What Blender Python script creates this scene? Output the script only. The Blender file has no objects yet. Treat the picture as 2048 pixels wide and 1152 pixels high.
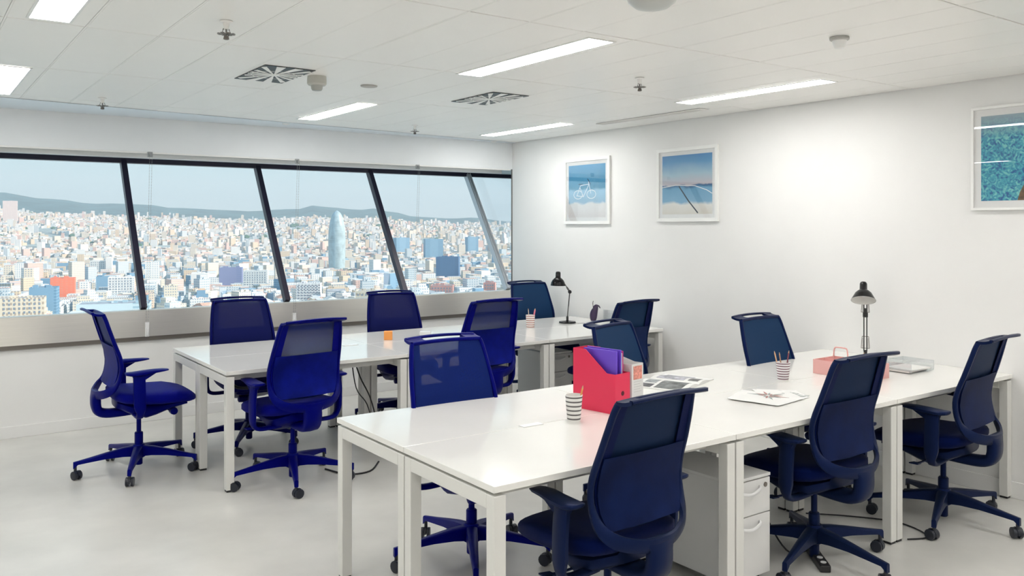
import bpy, bmesh, math, random
from mathutils import Vector, Matrix, noise
random.seed(7)
S = bpy.context.scene
COL = S.collection
PI = math.pi
R = math.radians

# ------------------------------------------------------------------ camera
CAM = Vector((-5.4163, -7.546, 1.6331))
cd = bpy.data.cameras.new('camera')
cam = bpy.data.objects.new('camera', cd)
COL.objects.link(cam)
cam.location = CAM
cam.rotation_euler = (R(90), 0, -0.6221)
cd.sensor_width = 36
cd.lens = 1699 / 2048 * 36
cd.shift_y = -(576 - 451.3) / 2048
cd.clip_start = 0.05
cd.clip_end = 30000
S.camera = cam

# ------------------------------------------------------------------ exposure, sky, sun
S.view_settings.view_transform = 'Standard'
S.view_settings.look = 'None'
S.view_settings.gamma = 1
S.view_settings.use_curve_mapping = False
S.view_settings.exposure = 0.18

W = bpy.data.worlds.new('sky')
S.world = W
W.use_nodes = True
nt = W.node_tree
nt.nodes.clear()
tc = nt.nodes.new('ShaderNodeTexCoord')
sx = nt.nodes.new('ShaderNodeSeparateXYZ')
rp = nt.nodes.new('ShaderNodeValToRGB')
bg = nt.nodes.new('ShaderNodeBackground')
wo = nt.nodes.new('ShaderNodeOutputWorld')
nt.links.new(tc.outputs['Generated'], sx.inputs[0])
nt.links.new(sx.outputs['Z'], rp.inputs[0])
nt.links.new(rp.outputs[0], bg.inputs[0])
nt.links.new(bg.outputs[0], wo.inputs[0])
e = rp.color_ramp.elements
e[0].position = 0.0; e[0].color = (.56, .76, .84, 1)
e[1].position = 1.0; e[1].color = (.16, .36, .66, 1)
for p, c in ((.03, (.54, .76, .84, 1)), (.09, (.60, .86, .90, 1)), (.3, (.42, .68, .88, 1))):
    q = e.new(p); q.color = c
bg.inputs[1].default_value = 1.0

sd = bpy.data.lights.new('sun', 'SUN')
sd.energy = 5.6
sd.angle = R(.6)
sd.color = (1, .93, .82)
sun = bpy.data.objects.new('sun', sd)
COL.objects.link(sun)
sdir = Vector((.62, -.62, .48)).normalized()      # towards the sun: behind the building, to the right
sun.rotation_euler = sdir.to_track_quat('Z', 'Y').to_euler()

LAMP_POWER = 22.0

# ------------------------------------------------------------------ materials
MATS = {}


def mat(name, col, rough=.5, metal=0., spec=.5, var=0., vs=6., bump=0., bs=60., alpha=1., emit=0., coat=0., aniso=None, ecol=None):
    if name in MATS:
        return MATS[name]
    m = bpy.data.materials.new(name)
    m.use_nodes = True
    n = m.node_tree
    b = n.nodes['Principled BSDF']
    b.inputs['Base Color'].default_value = (*col, 1)
    b.inputs['Roughness'].default_value = rough
    b.inputs['Metallic'].default_value = metal
    b.inputs['Specular IOR Level'].default_value = spec
    b.inputs['Coat Weight'].default_value = coat
    b.inputs['Alpha'].default_value = alpha
    if emit:
        b.inputs['Emission Color'].default_value = (*(ecol or col), 1)
        b.inputs['Emission Strength'].default_value = emit
    if var or bump:
        t = n.nodes.new('ShaderNodeTexCoord')
    if var:
        z = n.nodes.new('ShaderNodeTexNoise')
        z.inputs['Scale'].default_value = vs
        z.inputs['Detail'].default_value = 5
        if aniso:
            mp = n.nodes.new('ShaderNodeMapping')
            mp.inputs['Scale'].default_value = aniso
            n.links.new(t.outputs['Object'], mp.inputs[0])
            n.links.new(mp.outputs[0], z.inputs['Vector'])
        else:
            n.links.new(t.outputs['Object'], z.inputs['Vector'])
        r_ = n.nodes.new('ShaderNodeValToRGB')
        r_.color_ramp.elements[0].position = .3
        r_.color_ramp.elements[1].position = .7
        r_.color_ramp.elements[0].color = (*[c * (1 - var) for c in col], 1)
        r_.color_ramp.elements[1].color = (*[min(1, c * (1 + var)) for c in col], 1)
        n.links.new(z.outputs[0], r_.inputs[0])
        n.links.new(r_.outputs[0], b.inputs['Base Color'])
    if bump:
        z2 = n.nodes.new('ShaderNodeTexNoise')
        z2.inputs['Scale'].default_value = bs
        n.links.new(t.outputs['Object'], z2.inputs['Vector'])
        bp = n.nodes.new('ShaderNodeBump')
        bp.inputs['Strength'].default_value = bump
        bp.inputs['Distance'].default_value = .002
        n.links.new(z2.outputs[0], bp.inputs['Height'])
        n.links.new(bp.outputs[0], b.inputs['Normal'])
    MATS[name] = m
    return m


def glassy(name, tint=(1, 1, 1), refl=.06, rough=0., haze=0.):
    """thin sheet: clear, with a mirror share"""
    m = bpy.data.materials.new(name)
    m.use_nodes = True
    n = m.node_tree
    n.nodes.clear()
    o = n.nodes.new('ShaderNodeOutputMaterial')
    t = n.nodes.new('ShaderNodeBsdfTransparent')
    t.inputs[0].default_value = (*tint, 1)
    g = n.nodes.new('ShaderNodeBsdfGlossy')
    g.inputs['Roughness'].default_value = rough
    fr = n.nodes.new('ShaderNodeLayerWeight')
    fr.inputs[0].default_value = .25
    mm = n.nodes.new('ShaderNodeMath')
    mm.operation = 'MULTIPLY_ADD'
    mm.inputs[1].default_value = .24 if refl > .01 else .10
    mm.inputs[2].default_value = refl
    n.links.new(fr.outputs['Fresnel'], mm.inputs[0])
    mx = n.nodes.new('ShaderNodeMixShader')
    n.links.new(mm.outputs[0], mx.inputs[0])
    n.links.new(t.outputs[0], mx.inputs[1])
    n.links.new(g.outputs[0], mx.inputs[2])
    n.links.new(mx.outputs[0], o.inputs[0])
    MATS[name] = m
    return m


M_wall = mat('wall_paint', (.85, .845, .83), .6, spec=.3, var=.012, vs=3, bump=.08, bs=220)
M_header = mat('header_paint', (.86, .885, .90), .6, var=.02, vs=3)
M_tile = mat('ceiling_tile_metal', (.965, .95, .915), .36, var=.015, vs=2.2, spec=.5)
M_rail = mat('ceiling_tee', (.95, .94, .91), .45)
M_dark = mat('recess_dark', (.10, .09, .085), .8)
M_border = mat('plaster_border', (.80, .85, .89), .6)
M_steel = mat('brushed_steel', (.86, .83, .77), .28, metal=.6, var=.03, vs=3, aniso=(.8, 1, 60))
M_lip = mat('dark_anodised', (.20, .18, .16), .4, metal=.5)
M_mull = mat('mullion_black', (.012, .008, .03), .35)
M_chrome = mat('mullion_silver', (.55, .58, .62), .35, metal=.4)
M_top = mat('desk_laminate', (.86, .85, .81), .12, spec=.9, var=.012, vs=4)
M_topedge = mat('desk_edge', (.74, .73, .70), .4)
M_leg = mat('desk_leg_paint', (.74, .735, .70), .4)
M_black = mat('black_plastic', (.012, .012, .014), .4)
M_gloss = mat('black_gloss', (.006, .006, .007), .22, spec=.25)
M_caster = mat('caster_black', (.014, .017, .028), .35)
M_white = mat('white_plastic', (.80, .80, .80), .35)
M_grey = mat('grey_plastic', (.35, .36, .36), .4)
M_frame = mat('picture_frame_white', (.88, .88, .86), .35)
M_mat = mat('picture_mat', (.84, .84, .83), .7)
M_ped = mat('pedestal_paint', (.74, .74, .73), .4)
M_glass = glassy('window_glass', (.97, .99, 1), .003)
M_pglass = glassy('picture_glass', (1, 1, 1), .03)
M_acryl = glassy('clear_acrylic', (.93, .95, .96), .12)
M_lampw = mat('lamp_diffuser', (.95, .95, .95), .5, emit=LAMP_POWER, ecol=(1, .985, .96))

# floor: poured grey floor, cloudy
M_floor = mat('floor_vinyl', (.66, .65, .615), .30, var=.10, vs=2.2, bump=.05, bs=90, spec=.45)


# ------------------------------------------------------------------ mesh helpers
def obj(name, bm, m, parent=None, loc=None, smooth=False, angle=35):
    me = bpy.data.meshes.new(name)
    bmesh.ops.recalc_face_normals(bm, faces=bm.faces)
    bm.to_mesh(me)
    bm.free()
    for x in (m if isinstance(m, (list, tuple)) else [m]):
        me.materials.append(x)
    if smooth:
        for p in me.polygons:
            p.use_smooth = True
        me.set_sharp_from_angle(angle=R(angle))
    o = bpy.data.objects.new(name, me)
    COL.objects.link(o)
    if parent:
        o.parent = parent
    if loc:
        o.location = loc
    return o


def thing(name, label, cat, loc=(0, 0, 0), rotz=0, group=None):
    o = bpy.data.objects.new(name, None)
    COL.objects.link(o)
    o.location = loc
    o.rotation_euler = (0, 0, rotz)
    o.empty_display_size = .1
    o['label'] = label
    o['category'] = cat
    if group:
        o['group'] = group
    return o


def tag(o, label, cat, group=None):
    o['label'] = label
    o['category'] = cat
    if group:
        o['group'] = group
    return o


def struct(o):
    o['kind'] = 'structure'
    return o


def dup(o, parent=None):
    c = o.copy()
    COL.objects.link(c)
    c.parent = parent
    for ch in list(o.children):
        dup(ch, c)
    return c


def box(bm, x0, x1, y0, y1, z0, z1, bev=0., mi=0):
    vs = [bm.verts.new(p) for p in ((x0, y0, z0), (x1, y0, z0), (x1, y1, z0), (x0, y1, z0), (x0, y0, z1), (x1, y0, z1), (x1, y1, z1), (x0, y1, z1))]
    fs = []
    for q in ((3, 2, 1, 0), (4, 5, 6, 7), (0, 1, 5, 4), (1, 2, 6, 5), (2, 3, 7, 6), (3, 0, 4, 7)):
        f = bm.faces.new([vs[i] for i in q])
        f.material_index = mi
        fs.append(f)
    if bev:
        es = list({ed for f in fs for ed in f.edges})
        bmesh.ops.bevel(bm, geom=es, offset=bev, segments=2, affect='EDGES', profile=.5, material=mi)
    return vs


def boxo(name, m, x0, x1, y0, y1, z0, z1, parent=None, bev=0.):
    bm = bmesh.new()
    box(bm, x0, x1, y0, y1, z0, z1, bev)
    return obj(name, bm, m, parent)


def loft(bm, rings, cap=True, mi=0):
    vr = [[bm.verts.new(p) for p in r_] for r_ in rings]
    n = len(vr[0])
    for a, b in zip(vr, vr[1:]):
        for i in range(n):
            f = bm.faces.new((a[i], a[(i + 1) % n], b[(i + 1) % n], b[i]))
            f.material_index = mi
    if cap:
        f = bm.faces.new(vr[0][::-1]); f.material_index = mi
        f = bm.faces.new(vr[-1]); f.material_index = mi
    return vr


def sweep(bm, path, w, h=None, hint=(0, 0, 1), n=8, k=2.6, cap=True, mi=0, closed=False):
    """tube with a superellipse section: w along the side, h along the hint"""
    P = [Vector(p) for p in path]
    N = len(P)
    W_ = w if isinstance(w, (list, tuple)) else [w] * N
    H_ = (h if isinstance(h, (list, tuple)) else [h] * N) if h is not None else W_
    rings = []
    hint = Vector(hint)
    for i, p in enumerate(P):
        if closed:
            t = P[(i + 1) % N] - P[i - 1]
        else:
            t = P[min(i + 1, N - 1)] - P[max(i - 1, 0)]
        t.normalize()
        s = t.cross(hint)
        if s.length < 1e-4:
            s = t.cross(Vector((1, 0, .01)))
        s.normalize()
        u = s.cross(t)
        ring = []
        for j in range(n):
            a = 2 * PI * (j + .5) / n
            ca, sa = math.cos(a), math.sin(a)
            ring.append(p + s * (W_[i] / 2 * math.copysign(abs(ca) ** (2 / k), ca)) + u * (H_[i] / 2 * math.copysign(abs(sa) ** (2 / k), sa)))
        rings.append(ring)
    if closed:
        rings.append(rings[0])
        vr = [[bm.verts.new(q) for q in r_] for r_ in rings[:-1]]
        vr.append(vr[0])
        for a, b in zip(vr, vr[1:]):
            for i in range(n):
                bm.faces.new((a[i], a[(i + 1) % n], b[(i + 1) % n], b[i])).material_index = mi
        return
    loft(bm, rings, cap, mi)


def smooth_path(pts, n=4):
    """Catmull-Rom through the points"""
    P = [Vector(p) for p in pts]
    out = []
    for i in range(len(P) - 1):
        p0, p1, p2, p3 = P[max(i - 1, 0)], P[i], P[i + 1], P[min(i + 2, len(P) - 1)]
        for k in range(n):
            t = k / n
            out.append(.5 * ((2 * p1) + (p2 - p0) * t + (2 * p0 - 5 * p1 + 4 * p2 - p3) * t * t + (3 * p1 - p0 - 3 * p2 + p3) * t ** 3))
    out.append(P[-1])
    return out


def lathe(bm, prof, n=16, mtx=None, mi=0, cap=True):
    rings = []
    for r_, z in prof:
        ring = []
        for j in range(n):
            a = 2 * PI * j / n
            v = Vector((r_ * math.cos(a), r_ * math.sin(a), z))
            ring.append(mtx @ v if mtx else v)
        rings.append(ring)
    return loft(bm, rings, cap, mi)


def axis_mtx(p, d):
    return Matrix.Translation(Vector(p)) @ Vector(d).normalized().to_track_quat('Z', 'Y').to_matrix().to_4x4()


def plate(bm, outline, n, th, mi=0):
    """outline polygon (3-D points) thickened along n"""
    n = Vector(n) * th
    a = [bm.verts.new(Vector(p)) for p in outline]
    b = [bm.verts.new(Vector(p) + n) for p in outline]
    bm.faces.new(a).material_index = mi
    bm.faces.new(b[::-1]).material_index = mi
    k = len(a)
    for i in range(k):
        bm.faces.new((a[i], b[i], b[(i + 1) % k], a[(i + 1) % k])).material_index = mi


H = 2.536       # ceiling
XL, YB = -8.6, -10.4

# ------------------------------------------------------------------ room shell
struct(boxo('floor', M_floor, XL - .2, 2.8, YB - .2, .55, -.25, 0))
struct(boxo('wall_right', M_wall, 0, .12, YB, 0, 0, H + .12))
struct(boxo('wall_left', M_wall, XL - .15, XL, YB, .1, 0, H + .12))
struct(boxo('wall_back', M_wall, XL, 2.8, YB - .15, YB, 0, H + .12))
struct(boxo('wall_sun_block', M_wall, 2.65, 2.8, YB, 1.0, 0, H + .12))  # unseen wall added to keep sun out of the space past wall_right
ww = struct(boxo('wall_window', M_wall, XL, 2.65, 0, .4, 0, .71))
struct(boxo('wall_header', M_header, XL, 2.65, 0, .1, 2.249, H + .12))
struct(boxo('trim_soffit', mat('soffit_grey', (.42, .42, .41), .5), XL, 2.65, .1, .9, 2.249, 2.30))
struct(boxo('baseboard_window', M_wall, XL, -.013, -.013, -.0005, 0, .092, bev=.003))
struct(boxo('baseboard_right', M_wall, -.013, -.0005, YB, 0, 0, .10, bev=.003))
struct(boxo('trim_wall_edge', M_lip, -.006, .126, .0005, .014, .932, 2.249))

# ceiling: a backing slab, metal tiles, light tees between them, plaster border by the window
ceil = struct(boxo('ceiling', M_dark, XL, 2.65, YB, 1.0, H + .012, H + .15))
ceil.data.name = 'ceiling'
X0, TP = -4.739, .3165
jx = [X0 + TP * k for k in range(-13, 15)]
jx = [x for x in jx if XL < x < -.05]
jy = [-.778 - 1.25 * k for k in range(0, 8)]
edges_x = [XL] + jx + [0]
edges_y = [0] + jy + [YB]
tile_mesh = {}
NT = 0
for i in range(len(edges_x) - 1):
    for j in range(len(edges_y) - 1):
        xa, xb = edges_x[i], edges_x[i + 1]
        ya, yb = edges_y[j + 1], edges_y[j]
        w, d = round(xb - xa, 3), round(yb - ya, 3)
        key = (w, d)
        if key not in tile_mesh:
            bm = bmesh.new()
            g, gy = .0045, .0042
            a = [(-w / 2 + g, -d / 2 + gy), (w / 2 - g, -d / 2 + gy), (w / 2 - g, d / 2 - gy), (-w / 2 + g, d / 2 - gy)]
            c = .002
            b = [(-w / 2 + g + c, -d / 2 + gy + c), (w / 2 - g - c, -d / 2 + gy + c), (w / 2 - g - c, d / 2 - gy - c), (-w / 2 + g + c, d / 2 - gy - c)]
            loft(bm, [[(x, y, .0125) for x, y in a], [(x, y, .002) for x, y in a], [(x, y, 0) for x, y in b]])
            o = obj('ceiling_tile', bm, M_tile, ceil)
            tile_mesh[key] = o.data
        else:
            o = bpy.data.objects.new('ceiling_tile', tile_mesh[key])
            COL.objects.link(o)
            o.parent = ceil
        o.location = ((xa + xb) / 2, (ya + yb) / 2, H + random.uniform(0, .0012))
        o.rotation_euler = (R(random.uniform(-.03, .03)), R(random.uniform(-.06, .06)), 0)
        NT += 1
tee = None
for x in jx:
    if tee is None:
        bm = bmesh.new()
        box(bm, -.0035, .0035, YB, 0, .0012, .012)
        tee = obj('ceiling_tee', bm, M_rail, ceil)
        o = tee
    else:
        o = tee.copy(); COL.objects.link(o)
    o.location = (x, 0, H)
bm = bmesh.new()
plate(bm, [(0, -.07, H - .004), (-4.87, -.62, H - .004), (XL, -1.04, H - .004), (XL, 0, H - .004), (0, 0, H - .004)], (0, 0, 1), .003)
struct(obj('trim_ceiling_border', bm, M_border))

# ------------------------------------------------------------------ window band
# the glass leans outwards: bottom (y .03, z .925) to top (y .84, z 2.205)
GB, GT = Vector((0, .03, .925)), Vector((0, .85, 2.21))
gdir = (GT - GB).normalized()
gn = Vector((0, gdir.z, -gdir.y))       # outward normal
mx = [-5.02 - 1.238 * 2, -5.02 - 1.238, -5.02, -3.782, -2.544, -1.314, -.052, 1.19, 2.43]


def window_struct():
    w = bpy.data.objects.new('window_1', None)
    COL.objects.link(w)
    w['kind'] = 'structure'
    for i, x in enumerate(mx):
        bm = bmesh.new()
        silver = abs(x + .052) < .01
        wd = .024 if not silver else .03
        pr_ = [Vector((x - wd, 0, 0)), Vector((x + wd, 0, 0))]
        o_in, o_out = -gn * .055, gn * .01
        quad0 = [pr_[0] + GB + o_in, pr_[1] + GB + o_in, pr_[1] + GB + o_out, pr_[0] + GB + o_out]
        quad1 = [v + (GT - GB) for v in quad0]
        loft(bm, [quad0, quad1])
        if silver:
            # ladder-like silver extrusion grooves
            for s in (-.5, .5):
                sweep(bm, [Vector((x + s * .03, 0, 0)) + GB - gn * .062, Vector((x + s * .03, 0, 0)) + GT - gn * .062], .012, .012)
        obj('mullion', bm, M_chrome if silver else M_mull, w)
    for a, b in zip(mx, mx[1:]):
        bm = bmesh.new()
        plate(bm, [Vector((a + .02, 0, 0)) + GB, Vector((b - .02, 0, 0)) + GB, Vector((b - .02, 0, 0)) + GT, Vector((a + .02, 0, 0)) + GT], gn, .004)
        obj('pane', bm, M_glass, w)
    # head frame and sill frame
    bm = bmesh.new()
    box(bm, XL, 2.65, .80, .90, 2.205, 2.2485)
    obj('head_frame', bm, M_mull, w)
    # exterior sill under the glass
    bm = bmesh.new()
    loft(bm, [[(x, -.028, .711), (x, -.028, .925), (x, -.02, .932), (x, .05, .932), (x, .05, .711)] for x in (XL, 2.65)])
    o = obj('steel_sill', bm, M_steel, w)
    bm = bmesh.new()
    box(bm, XL, 2.65, -.02, .0, .676, .711)
    obj('sill_lip', bm, M_lip, w)
    # triangular side light past the end of the right wall
    bm = bmesh.new()
    plate(bm, [(.02, .014, .935), (.02, GT.y - .03, 2.2), (.02, .014, 2.2)], (1, 0, 0), .004)
    obj('side_pane', bm, M_glass, w)
    return w


win = window_struct()

# roller blind rail under the soffit with its bead chains
br = thing('blind_rail', 'long slim white roller blind rail under the soffit along the top of the windows', 'blind rail', (0, 0, 0))
bm = bmesh.new()
box(bm, XL + .01, -.02, .17, .20, 2.208, 2.2485, bev=.004)
obj('rail', bm, M_frame, br)
bm = bmesh.new()
box(bm, XL + .01, -.02, .005, .022, 2.236, 2.249)
obj('front_strip', bm, M_frame, br)
bm = bmesh.new()
box(bm, XL + .01, -.02, .44, .455, 2.233, 2.2485)
obj('rear_strip', bm, M_frame, br)
chain_lab = ['bead chain hanging in front of the city view, the leftmost of three', 'bead chain hanging beside the bullet-shaped tower, middle of three', 'bead chain hanging closest to the right wall, before the last wide pane']
for k, (xa, xb) in enumerate(((-3.735, -3.765), (-2.453, -2.492), (-1.183, -1.235))):
    t = thing('blind_chain', 'thin grey blind ' + chain_lab[k], 'blind chain', (xa, .0, 0), group=None)
    bm = bmesh.new()
    box(bm, -.02, .02, -.012, .004, 2.205, 2.25, bev=.004)
    box(bm, -.008, .008, -.03, -.012, 2.215, 2.24, bev=.003)
    obj('bracket', bm, M_grey, t)
    bm = bmesh.new()
    zb = .80
    for s in (-1, 1):
        n = 60
        for q in range(n):
            z = 2.21 - (2.21 - zb) * q / (n - 1)
            x = (xb - xa) * (q / (n - 1)) + s * .009
            m_ = Matrix.Translation((x, -.034, z))
            bmesh.ops.create_icosphere(bm, subdivisions=1, radius=.0032, matrix=m_)
        sweep(bm, [(s * .009, -.034, 2.21), (xb - xa + s * .009, -.034, zb)], .0016, n=4)
    c = obj('chain', bm, M_grey, t)
    bm = bmesh.new()
    box(bm, xb - xa - .016, xb - xa + .016, -.042, -.0285, zb - .09, zb + .03, bev=.004)
    box(bm, xb - xa - .007, xb - xa + .007, -.05, -.042, zb - .08, zb - .02, bev=.002)
    obj('tensioner', bm, M_white, t)

# ------------------------------------------------------------------ ceiling fittings
def ceiling_light(x, y0, y1, label, w=.155):
    t = thing('ceiling_light', label, 'ceiling light', (x, (y0 + y1) / 2, H), group='recessed linear ceiling lights')
    L = (y1 - y0) / 2
    bm = bmesh.new()
    a = w / 2 + .012
    for (xa, xb, ya, yb) in ((-a, -w / 2, -L - .012, L + .012), (w / 2, a, -L - .012, L + .012), (-w / 2, w / 2, -L - .012, -L), (-w / 2, w / 2, L, L + .012)):
        box(bm, xa, xb, ya, yb, -.004, 0)
    obj('frame', bm, M_frame, t)
    bm = bmesh.new()
    box(bm, -w / 2 + .0005, w / 2 - .0005, -L + .0005, L - .0005, -.003, -.0005)
    obj('diffuser', bm, M_lampw, t)
    return t


ceiling_light(-2.66, -4.445, -3.265, 'large recessed strip light in the middle of the ceiling, lit white')
ceiling_light(-.745, -4.40, -3.20, 'recessed strip light close to the picture wall, above the front desks')
ceiling_light(-2.63, -1.83, -.675, 'recessed strip light near the window header, left of the centre vent')
ceiling_light(-.66, -1.735, -.49, 'recessed strip light in the far corner by the end of the windows')
ceiling_light(-4.895, -4.53, -3.345, 'recessed strip light cut by the top edge, upper left')
ceiling_light(-4.90, -1.98, -.80, 'recessed strip light cut by the left edge of the picture')
for x in (-.745, -2.66, -4.895, -7.1):
    for y in (-6.93, -9.43) if x != -7.1 else (-1.98, -4.53, -6.93, -9.43):
        ceiling_light(x, y, y + 1.18, 'recessed strip light out of frame, %s, %s' % (
            {-.745: 'row along the picture wall', -2.66: 'row through the middle', -4.895: 'row over the camera', -7.1: 'leftmost row'}[x],
            {-1.98: 'nearest the windows', -4.53: 'second from the windows', -6.93: 'third from the windows', -9.43: 'furthest from the windows'}[y]))


def air_vent(x, y, label):
    t = thing('air_vent', label, 'air vent', (x, y, H), group=None)
    W2, L2 = .15, .27
    bm = bmesh.new()
    box(bm, -W2, W2, -L2, L2, -.0035, -.0005)
    obj('backing', bm, M_black, t)
    z0, z1 = -.0056, -.0037
    bm = bmesh.new()
    # webs: white wedges between radial slots
    nspoke = 16

    def edge(a):
        ca, sa = math.cos(a), math.sin(a)
        s = min((W2 - .002) / max(abs(ca), 1e-6), (L2 - .002) / max(abs(sa), 1e-6))
        return Vector((ca * s, sa * s, 0))
    for k in range(nspoke):
        a = 2 * PI * (k + .5) / nspoke
        far = edge(a)
        u = far.normalized()
        s = Vector((-u.y, u.x, 0))
        L = far.length
        r0 = .022
        w0 = .003
        w1 = .095 * L
        if L < r0 + .02:
            continue
        p = [u * r0 - s * w0, u * (L - .001) - s * w1, u * (L - .001) + s * w1, u * r0 + s * w0]
        lim = []
        for q in p:
            lim.append(Vector((max(-W2 + .001, min(W2 - .001, q.x)), max(-L2 + .001, min(L2 - .001, q.y)), z0)))
        plate(bm, lim, (0, 0, 1), z1 - z0)
    lathe(bm, [(.034, z0 - .0005), (.034, z1)], 16)
    obj('blade', bm, M_tile, t)
    # cross rings
    bm = bmesh.new()
    for rr in (.13,):
        pts = []
        for k in range(48):
            a = 2 * PI * k / 48
            e_ = edge(a)
            pts.append(Vector((max(-W2 + .012, min(W2 - .012, rr * math.cos(a))), max(-L2 + .012, min(L2 - .012, rr * math.sin(a))), z0 - .0003)))
        sweep(bm, pts, .006, .001, n=4, closed=True)
    obj('ring', bm, M_tile, t)
    return t


air_vent(-3.617, -2.60, 'white ceiling air vent with black radial slots, left of the round smoke detector')
air_vent(-2.03, -2.545, 'white ceiling air vent with dark radial slots, behind the long centre light')


def sprinkler(x, y, label):
    t = thing('fire_sprinkler', label, 'sprinkler', (x, y, H), group=None)
    bm = bmesh.new()
    lathe(bm, [(.024, -.0005), (.022, -.004), (.012, -.006), (.010, -.02), (.010, -.03)], 14)
    obj('cup', bm, M_tile, t, smooth=True)
    t.scale = (1.2, 1.2, 1.2)
    bm = bmesh.new()
    for s in (-1, 1):
        sweep(bm, [(s * .010, 0, -.028), (s * .015, 0, -.042), (s * .004, 0, -.058)], .004, n=6)
    lathe(bm, [(.003, -.03), (.003, -.062)], 8)
    obj('arm', bm, M_lip, t)
    bm = bmesh.new()
    for k in range(8):
        a = 2 * PI * k / 8
        u = Vector((math.cos(a), math.sin(a), 0)); s = Vector((-u.y, u.x, 0))
        plate(bm, [u * .006 - s * .004 + Vector((0, 0, -.048)), u * .032 - s * .007 + Vector((0, 0, -.046)), u * .032 + s * .007 + Vector((0, 0, -.046)), u * .006 + s * .004 + Vector((0, 0, -.048))], (0, 0, -1), .0015)
    lathe(bm, [(.010, -.047), (.010, -.050)], 10)
    lathe(bm, [(.009, -.056), (.011, -.066), (.006, -.068)], 10)
    obj('deflector', bm, M_lip, t)


sprinkler(-4.255, -3.76, 'small dark fire sprinkler nearest the camera, left of the two ceiling vents')
sprinkler(-4.27, -.98, 'small dark fire sprinkler by the left end of the window header')
sprinkler(-1.755, -3.78, 'small dark fire sprinkler between the centre light and the right-hand light')
sprinkler(-1.675, -.83, 'tiny dark fire sprinkler near the header between the two far lights')

t = thing('smoke_detector', 'round grey smoke detector hanging below the ceiling beside the left vent', 'smoke detector', (-3.38, -2.68, H))
bm = bmesh.new()
lathe(bm, [(.056, -.0005), (.058, -.02), (.058, -.045), (.05, -.055)], 24)
obj('base', bm, mat('detector_body', (.55, .55, .50), .45), t, smooth=True)
bm = bmesh.new()
lathe(bm, [(.036, -.055), (.034, -.075), (.028, -.085)], 20)
obj('chamber', bm, mat('detector_chamber', (.42, .43, .40), .5), t, smooth=True)
t = thing('smoke_detector', 'small cone-shaped smoke detector on the ceiling above the right wall', 'smoke detector', (-1.765, -5.15, H))
bm = bmesh.new()
lathe(bm, [(.045, -.0005), (.045, -.012), (.038, -.016)], 20)
obj('base', bm, mat('detector_base2', (.5, .49, .46), .5), t, smooth=True)
bm = bmesh.new()
lathe(bm, [(.034, -.016), (.030, -.035), (.022, -.052), (.010, -.055)], 20)
obj('cone', bm, M_frame, t, smooth=True)
bm = bmesh.new()
lathe(bm, [(.055, -.0005), (.052, -.006), (.035, -.009)], 20)
tag(obj('ceiling_speaker', bm, mat('disc_grey', (.45, .43, .40), .5), None, (-2.97, -2.55, H), smooth=True), 'flat round grey ceiling disc right of the smoke detector', 'ceiling disc')
t = thing('ceiling_dome', 'pale round dome fitting cut by the top edge of the picture', 'dome', (-3.05, -5.18, H))
bm = bmesh.new()
lathe(bm, [(.125, -.0005), (.125, -.008), (.105, -.012)], 32)
obj('rim', bm, M_frame, t, smooth=True)
bm = bmesh.new()
lathe(bm, [(.10, -.012), (.092, -.035), (.065, -.055), (.03, -.064), (.002, -.066)], 32)
obj('dome', bm, mat('dome_grey', (.55, .57, .55), .3), t, smooth=True)
for x, y, lb in ((-2.673, -.30, 'tiny round downlight in the plaster border left of the far strip light'), (-.30, -.075, 'tiny round downlight in the plaster border at the room corner')):
    t = thing('spot_downlight', lb, 'downlight', (x, y, H - .004))
    bm = bmesh.new()
    lathe(bm, [(.034, -.0002), (.032, -.005), (.024, -.006)], 16)
    obj('rim', bm, M_frame, t, smooth=True)
    bm = bmesh.new()
    lathe(bm, [(.0235, -.0065), (.012, -.012), (.002, -.013)], 16)
    obj('lens', bm, mat('lens_white', (.9, .9, .88), .3), t, smooth=True)

t = thing('linear_grille', 'narrow slotted air grille in the ceiling along the top of the picture wall', 'air grille', (-.39, -2.48, H))
bm = bmesh.new()
box(bm, -.05, .05, -.6, .6, -.002, -.0005)
obj('tray', bm, mat('grille_grey', (.3, .3, .29), .5), t)
bm = bmesh.new()
for s in (-.05, .045):
    box(bm, s, s + .005, -.6, .6, -.006, -.002)
for k in range(41):
    y = -.6 + 1.2 * k / 40
    box(bm, -.045, .045, y - .005, y + .005, -.006, -.002)
o = obj('slat', bm, M_tile, t)
o['kind'] = 'stuff'

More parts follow.
